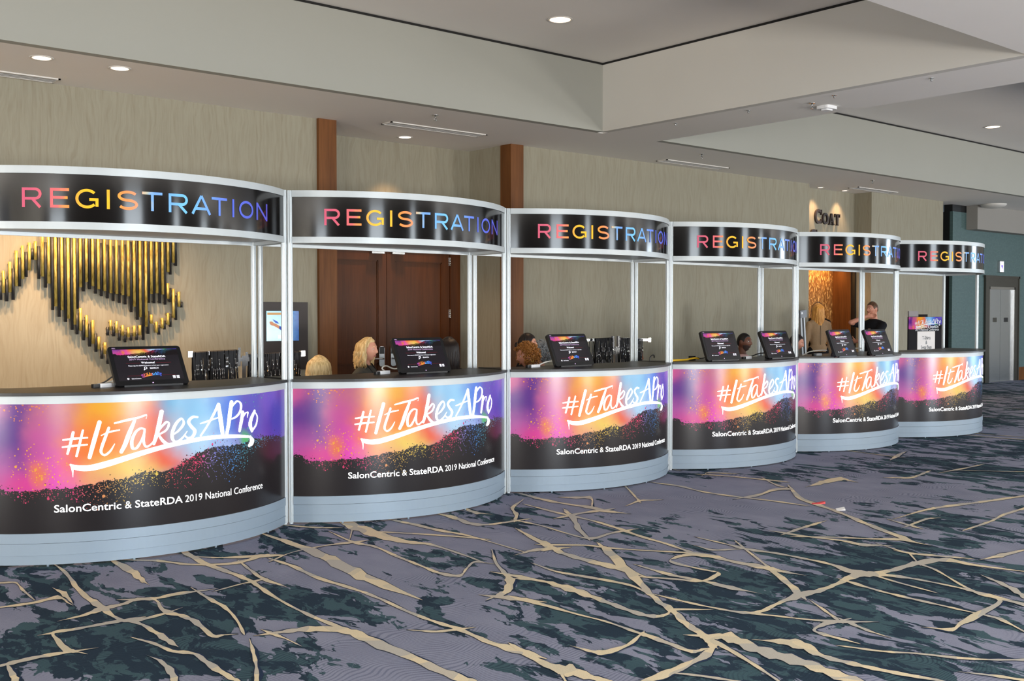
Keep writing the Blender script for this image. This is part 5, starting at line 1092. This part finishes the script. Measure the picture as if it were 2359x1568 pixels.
def hand(m, wrist, d, side, k=1.0, curl=.5):
    """palm, four fingers of different length and a thumb; d = direction, side = towards the thumb"""
    d = Vector(d).normalized(); s = Vector(side); s = (s - d * s.dot(d)).normalized(); nrm = d.cross(s)
    W = Vector(wrist)
    m.tube([W, W + d * .035 * k, W + d * .085 * k], [.026 * k, .030 * k, .028 * k], 12)
    for q in (-.022, 0, .022): m.tube([W + d * .02 * k + s * q * k, W + d * .088 * k + s * q * k * 1.25], [.013 * k, .012 * k], 8)
    for q, L in ((.030, .070), (.0105, .080), (-.0095, .074), (-.028, .058)):
        p0 = W + d * .085 * k + s * q * k; c = curl
        p1 = p0 + (d * math.cos(c * .5) + nrm * math.sin(c * .5)) * L * .45 * k
        p2 = p1 + (d * math.cos(c * 1.2) + nrm * math.sin(c * 1.2)) * L * .32 * k
        p3 = p2 + (d * math.cos(c * 1.9) + nrm * math.sin(c * 1.9)) * L * .23 * k
        m.tube([p0, p1, p2, p3], [.0095 * k, .0088 * k, .0080 * k, .0066 * k], 8); m.ball(p3, .0066 * k, 8, 6)
    t0 = W + d * .025 * k + s * .030 * k
    m.tube([t0, t0 + (d * .7 + s * .7) * .035 * k, t0 + (d * .85 + s * .75 + nrm * .3) * .062 * k], [.0125 * k, .0105 * k, .0085 * k], 8)
def hair_cap(MH, mat, parent, th_front=55, th_side=88, th_back=118, k=1.075, rough=.0, name='hair', lift=0.0, seed=1):
    m = MB(); nu, nv = 48, 18; vs = []; r = random.Random(seed)
    for j in range(nv + 1):
        for i in range(nu):
            ph = 2 * math.pi * i / nu; a = abs(((ph + math.pi) % (2 * math.pi)) - math.pi)
            w = a / math.pi
            tm = th_front + (th_side - th_front) * min(1, max(0, (w - .22) / .24)) if w < .5 else th_side + (th_back - th_side) * min(1, (w - .5) / .25)
            if .36 < w < .42: tm += 12                        # sideburn
            th = math.radians(tm) * j / nv
            e = k + r.gauss(0, rough) if j < nv else .99
            x, y, z = .097 * math.sin(th) * math.cos(ph) * e, .0755 * math.sin(th) * math.sin(ph) * e, .116 * math.cos(th) * (e + lift * math.cos(th))
            s = max(0.0, -z / .116); s2 = s * s * (3 - 2 * s); y *= 1 - .28 * s2; x *= (1 - .36 * s2 if x < 0 else 1)
            vs.append(MH @ Vector((x, y, z)))
    m.add(vs, [(j * nu + i, (j + 1) * nu + i, (j + 1) * nu + (i + 1) % nu, j * nu + (i + 1) % nu) for j in range(nv) for i in range(nu)], 0, True)
    return m
def long_hair(MH, m, L, n=90, r0=.013, wave=.0, spread=1.12, amin=62, seed=3, drop=None, layers=2):
    r = random.Random(seed)
    for lay in range(layers):
        for i in range(n):
            a = math.radians(amin + (360 - 2 * amin) * (i + r.random()) / n)
            ex = spread - .05 * lay; P = []
            q0 = r.uniform(0, 6.28); LL = L * r.uniform(.88, 1.06)
            ca, sa = math.cos(a), math.sin(a)
            st = Vector((.03 + .01 * r.random(), .006 * (1 if sa > 0 else -1), .116 * 1.05))
            for k in range(7):                                # over the skull
                th = math.radians(8 + 84 * k / 6)
                v = Vector((.100 * math.sin(th) * ca * ex, .079 * math.sin(th) * sa * ex, .118 * math.cos(th) * 1.06))
                f = k / 6; P.append(MH @ (st.lerp(v, min(1, f * 1.6))))
            base = MH @ Vector((.100 * ca * ex, .079 * sa * ex, .0)); out = (MH.to_3x3() @ Vector((ca, sa, 0)))
            for k in range(1, 9):
                f = k / 8
                w = wave * math.sin(f * 9 + q0) * (0.3 + f)
                P.append(base + Vector((0, 0, -LL * f)) + out * (w + .012 * f - .025 * f * f) + Vector((r.gauss(0, .002), r.gauss(0, .002), 0)))
            m.tube(P, [r0 * (.55 + .45 * min(1, q / 4)) * (1 if q < 12 else (1 - (q - 11) * .22)) for q in range(len(P))], 6)
    return m
def person(label, loc, face, top, skin, hair, hmat, shirt, seated=True, lean=0.0, hyaw=0.0, hpitch=0.0, arms=None, trousers=(30, 30, 34), build_=1.0, beard=False, female=False, sleeve=1.0, eyes=True):
    """face = world direction (x, y); body frame: x forward, y left"""
    rz = math.atan2(face[1], face[0])
    t = thing('person', label, 'person', loc, rz)
    sw = (.165 if female else .185) * build_
    hz = top - .116; neck = top - .285
    hx = lean; MH = Matrix.Translation((hx + .015, 0, hz)) @ Matrix.Rotation(hyaw, 4, 'Z') @ Matrix.Rotation(hpitch, 4, 'Y')
    pel = .52 if seated else top * .53
    body = MB(); head_mesh(body, MH)
    nb = Vector((hx * .85 - .015, 0, neck))
    body.tube([MH @ Vector((-.022, 0, -.05)), nb + Vector((0, 0, .05)), nb - Vector((0, 0, .03))], [.052, .054 if not female else .048, .066], 16)
    def torso(m, inf):
        c = Vector((hx * .7, 0, neck - .17)); w = Vector((hx * .3, 0, (neck + pel) / 2 - .08)); p = Vector((0, 0, pel))
        B = build_
        m.ball(c, (.115 * B + inf, sw * .98 + inf, .185 + inf), 20, 14)
        m.tube([nb + Vector((0, -sw + .03, -.075)), nb + Vector((0, 0, -.045)), nb + Vector((0, sw - .03, -.075))], [.055 + inf, .062 + inf, .055 + inf], 14)
        m.ball(w, (.105 * B + inf, sw * .80 + inf, .20 + inf), 18, 12); m.ball(p, (.125 * B + inf, sw * .92 + inf, .14 + inf), 18, 12)
        if female: [m.ball(c + Vector((.085, s * .07, -.02)), .058 + inf, 12, 8) for s in (-1, 1)]
    torso(body, 0)
    A = {}
    for s in (-1, 1):
        sh = nb + Vector((0, s * sw, -.085))
        if arms and s in arms: el, wr, hd, th = [Vector(v) for v in arms[s]]
        else:
            el = sh + Vector((.10, s * .05, -.26)); wr = el + Vector((.23, -s * .05, .02)); hd = Vector((1, -s * .3, -.1)); th = Vector((0, -s, .6))
            if not seated: el = sh + Vector((.02, s * .05, -.29)); wr = el + Vector((.06, 0, -.25)); hd = Vector((.15, 0, -1)); th = Vector((1, 0, 0))
        A[s] = (sh, el, wr)
        limb(body, [sh, el, wr], [.050, .040, .028]); hand(body, wr, hd, th)
    legs = {}
    for s in (-1, 1):
        hp = Vector((0, s * .095, pel - .02))
        if seated: kn, an = Vector((.40, s * .12, .50)), Vector((.36, s * .11, .09))
        else: kn, an = Vector((.015, s * .10, pel * .53)), Vector((-.02, s * .10, .09))
        legs[s] = (hp, kn, an); limb(body, [hp, kn, an], [.082, .058, .042])
    b = remesh(body, .0062, 'body', skin, t, 2)
    sh_ = MB(); torso(sh_, .012)
    for s in (-1, 1):
        a, e, w = A[s]
        if sleeve >= 1: limb(sh_, [a, e, e.lerp(w, .92)], [.058, .048, .036], .004)
        else: limb(sh_, [a, a.lerp(e, .75)], [.060, .056], .006)
    remesh(sh_, .013, 'shirt', cloth('shirt_cloth', shirt), t, 4)
    tr = MB()
    tr.ball((0, 0, pel - .03), (.135 * build_, sw * .95, .15), 18, 12)
    for s in (-1, 1): limb(tr, legs[s], [.092, .070, .058], .004)
    remesh(tr, .016, 'trousers', cloth('trouser_cloth', trousers), t, 4)
    for s in (-1, 1):
        an = legs[s][2]; f = MB(); f.prism([(an.x + q, an.y + r_) for q, r_ in rrect(.27, .095, .044, 6, .06, 0)], 0, .055); f.ball((an.x - .01, an.y, .06), (.06, .046, .06), 12, 8); f.build('shoe', M_BLACK, t)
    if eyes:
        for s in (-1, 1):
            e = MB(); e.ball(MH @ Vector((.0735, s * .031, .0115)), (.0105, .0125, .0085), 12, 8, 0, MH.to_3x3()); eo = e.build('eye', M_EYEW, t)
            e = MB(); e.ball(MH @ Vector((.0790, s * .0300, .0115)), (.0060, .0072, .0070), 10, 6, 0, MH.to_3x3()); e.build('iris', M_IRIS, eo)
            e = MB(); e.tube([MH @ Vector((.0865 - .012 * q * q, s * (.018 + .028 * q), .0185 - .005 * q * q)) for q in (0, .3, .6, 1)], [.0015, .0028, .0028, .0012], 6); e.build('eyelid', hmat if skin is SK_DARK else skin, t)
            e = MB(); e.tube([MH @ Vector((.0905 - .016 * q * q, s * (.014 + .034 * q), .031 + .005 * math.sin(q * 2.4))) for q in (0, .35, .7, 1)], [.0026, .0032, .0028, .0016], 6); e.build('eyebrow', hmat, t)
        e = MB(); e.tube([MH @ Vector((.0868 - 9 * q * q, q, -.0550 - 1.5 * abs(q) * .06)) for q in (-.021, -.012, 0, .012, .021)], [.0014, .0032, .0036, .0032, .0014], 6); e.tube([MH @ Vector((.0856 - 9 * q * q, q, -.0615)) for q in (-.019, -.010, 0, .010, .019)], [.0014, .0036, .0042, .0036, .0014], 6); e.build('lips', M_LIP if skin is not SK_DARK else M_LIPDARK, t)
    if beard:
        bm = MB(); vs = []; nu, nv = 40, 14
        for j in range(nv + 1):
            for i in range(nu):
                ph = math.radians(-84 + 168 * i / (nu - 1)); th = math.radians(106 + 56 * j / nv)
                if j == 0 and abs(ph) < .55: th = math.radians(124 - 6 * math.cos(ph * 3))
                k = 1.022 if 0 < j < nv and 0 < i < nu - 1 else .985
                x, y, z = [q * k for q in head_def(.097 * math.sin(th) * math.cos(ph), .0755 * math.sin(th) * math.sin(ph), .116 * math.cos(th))]
                vs.append(MH @ Vector((x, y, z)))
        bm.add(vs, [(j * nu + i, (j + 1) * nu + i, (j + 1) * nu + i + 1, j * nu + i + 1) for j in range(nv) for i in range(nu - 1)], 0, True); bm.build('beard', M_BEARD, t)
    # hair
    if hair == 'short': hair_cap(MH, hmat, t, 56, 84, 112, 1.06, .006).build('hair', hmat, t)
    elif hair == 'crop': hair_cap(MH, hmat, t, 54, 80, 116, 1.035, .002).build('hair', hmat, t)
    elif hair == 'pulled':
        m = hair_cap(MH, hmat, t, 56, 92, 122, 1.085, .004); m.ball(MH @ Vector((-.108, 0, -.01)), (.030, .034, .038), 14, 10); m.build('hair', hmat, t)
    elif hair == 'wavy':
        m = hair_cap(MH, hmat, t, 48, 74, 120, 1.10, .004, lift=.03); long_hair(MH, m, .185, 62, .0140, .022, 1.22, 80, 5, layers=2); m.build('hair', hmat, t)
    elif hair == 'bob':
        m = hair_cap(MH, hmat, t, 50, 92, 128, 1.12, .003, lift=.02); long_hair(MH, m, .165, 84, .0115, .004, 1.24, 58, 8, layers=2); m.build('hair', hmat, t)
    elif hair == 'long':
        m = hair_cap(MH, hmat, t, 52, 90, 128, 1.10, .003); long_hair(MH, m, .40 if not seated else .34, 80, .0120, .006, 1.20, 70, 9, layers=2); m.build('hair', hmat, t)
    elif hair == 'curly':
        m = hair_cap(MH, hmat, t, 46, 92, 134, 1.14, .02); r = random.Random(4)
        for k in range(420):
            a = math.radians(r.uniform(52, 308)); th = math.radians(r.uniform(0, 138))
            if th < .9: a = r.uniform(0, 6.28)
            e = r.uniform(1.08, 1.38)
            c = MH @ Vector((.100 * math.sin(th) * math.cos(a) * e, .084 * math.sin(th) * math.sin(a) * e, .112 * math.cos(th) * (e * .9)))
            q = Vector((r.gauss(0, 1), r.gauss(0, 1), r.gauss(0, 1))).normalized(); u = q.orthogonal().normalized(); v = q.cross(u); R = r.uniform(.008, .014); ph = r.uniform(0, 6)
            m.tube([c + (u * math.cos(ph + s * .9) + v * math.sin(ph + s * .9)) * R + q * (s * .0035 - .014) for s in range(9)], .0040, 5)
        m.build('hair', hmat, t)
    return t, MH
RT = (math.sin(YAW), -math.cos(YAW)); FW = (math.cos(YAW), math.sin(YAW))
def dirv(r, f): return (RT[0] * r + FW[0] * f, RT[1] * r + FW[1] * f)
p1, mh = person('person with straight blond bob seen from behind, low at the second counter', (4.86, 8.42, 0), dirv(.25, 1), 1.185, SK_LIGHT, 'bob', HR_BLOND, (58, 52, 66), female=True, hpitch=.1, eyes=False)
p2, mh = person('person with wavy shoulder length blond hair and dark grey top, profile facing right', (5.85, 9.18, 0), dirv(.93, -.30), 1.318, SK_LIGHT, 'wavy', HR_BLOND, (74, 76, 74), female=True)
m = MB()
for s in (-1, 1): m.tube([(.02, s * .062, 1.318 - .245), (.075, s * .055, 1.318 - .31), (.135, s * .03, 1.318 - .42), (.15, 0, 1.318 - .55)], .0075, 6)
m.build('neck_lanyard', M_LANY, p2)
p3, mh = person('person with long dark hair seen from behind, right of the second counter monitor', (6.20, 8.28, 0), dirv(.15, 1), 1.335, SK_TAN, 'long', HR_DARK, (34, 30, 34), female=True, eyes=False)
p4, mh = person('person with dark pulled back hair and headset, facing right behind the curly haired person', (7.60, 8.75, 0), dirv(1, -.05), 1.350, SK_LIGHT, 'pulled', HR_DARK, (24, 24, 30), female=True)
m = MB(); m.ball(mh @ Vector((-.012, -.088, -.005)), (.026, .012, .030), 12, 8, 0, mh.to_3x3()); m.tube([mh @ Vector((-.012, -.09, .02)), mh @ Vector((-.02, -.075, .085)), mh @ Vector((-.03, -.04, .118))], .004, 6); m.build('headset', M_BLACK, p4)
p5, mh = person('person with curly auburn hair leaning left over the third counter', (7.06, 8.02, 0), dirv(-.93, -.30), 1.268, SK_RUDDY, 'curly', HR_CURL, (40, 34, 44), female=True, hpitch=.22, lean=.05)
m = MB(); m.tube([mh @ Vector((-.01 + .016 * math.cos(a * .5), .100, -.045 + .020 * math.sin(a * .5))) for a in range(14)], .0025, 6); m.build('hoop_earring', M_BRASS, p5)
p6, mh = person('person with grey hair and purple top mostly hidden by the third counter monitor', (8.02, 8.98, 0), dirv(.5, .8), 1.245, SK_LIGHT, 'curly', HR_GREY, (62, 40, 66), female=True, eyes=False)
p7, mh = person('person with brown hair and pale top, hidden behind post and lanyards at the third booth', (9.744, 9.169, 0), dirv(.7, -.5), 1.146, SK_TAN, 'short', HR_BROWN, (226, 216, 214), female=True)
p8, mh = person('person with cropped black hair and pink collar between the two fourth counter monitors', (11.18, 8.62, 0), dirv(.80, -.62), 1.312, SK_DARK, 'crop', HR_BLACK, (226, 190, 190), beard=True)
p9, mh = person('person with short dark hair looking down, behind the post after the fourth counter', (12.36, 8.66, 0), dirv(.93, -.40), 1.287, SK_RUDDY, 'crop', HR_DARK, (96, 98, 104), hpitch=.3)
p10, mh = person('standing person with long blond hair and tan top, back turned, by the coat check', (16.42, 11.02, 0), dirv(-.05, 1), 1.735, SK_LIGHT, 'long', HR_BLOND_LIT, (172, 142, 110), seated=False, female=True, trousers=(26, 24, 26), eyes=False)
m = MB(); m.tube([(-.128 - .012 * math.sin(k * .5), 0, 1.34 - k * .055) for k in range(7)], .003, 6); m.build('back_seam', M_BLACKW, p10)
p11, mh = person('standing person with brown hair in black, hidden in front of the tan topped person', (17.085, 11.485, 0), dirv(-.1, -1), 1.765, SK_TAN, 'bob', HR_BROWN, (24, 22, 24), seated=False)
ztop = 1.746; nbz = ztop - .285
p12, mh = person('standing person in black polo shirt with hand at the mouth, by the coat check', (15.35, 9.30, 0), dirv(-.86, -.42), ztop, SK_RUDDY, 'short', HR_BROWN, (22, 22, 26), seated=False, build_=1.05, beard=False, sleeve=.5,
    arms={1: ((.20, .22, nbz - .30), (.28, -.07, nbz - .34), (.15, -1, .05), (.2, .1, 1)), -1: ((.36, -.10, nbz - .04), (.17, .03, nbz + .055), (-.75, .55, .10), (.1, .2, 1))}, trousers=(28, 28, 34))
m = MB(); m.box(.148, .153, .05, .10, nbz - .16, nbz - .135); m.build('shirt_emblem', plain('shirt_emblem', (150, 120, 110), .6), p12)
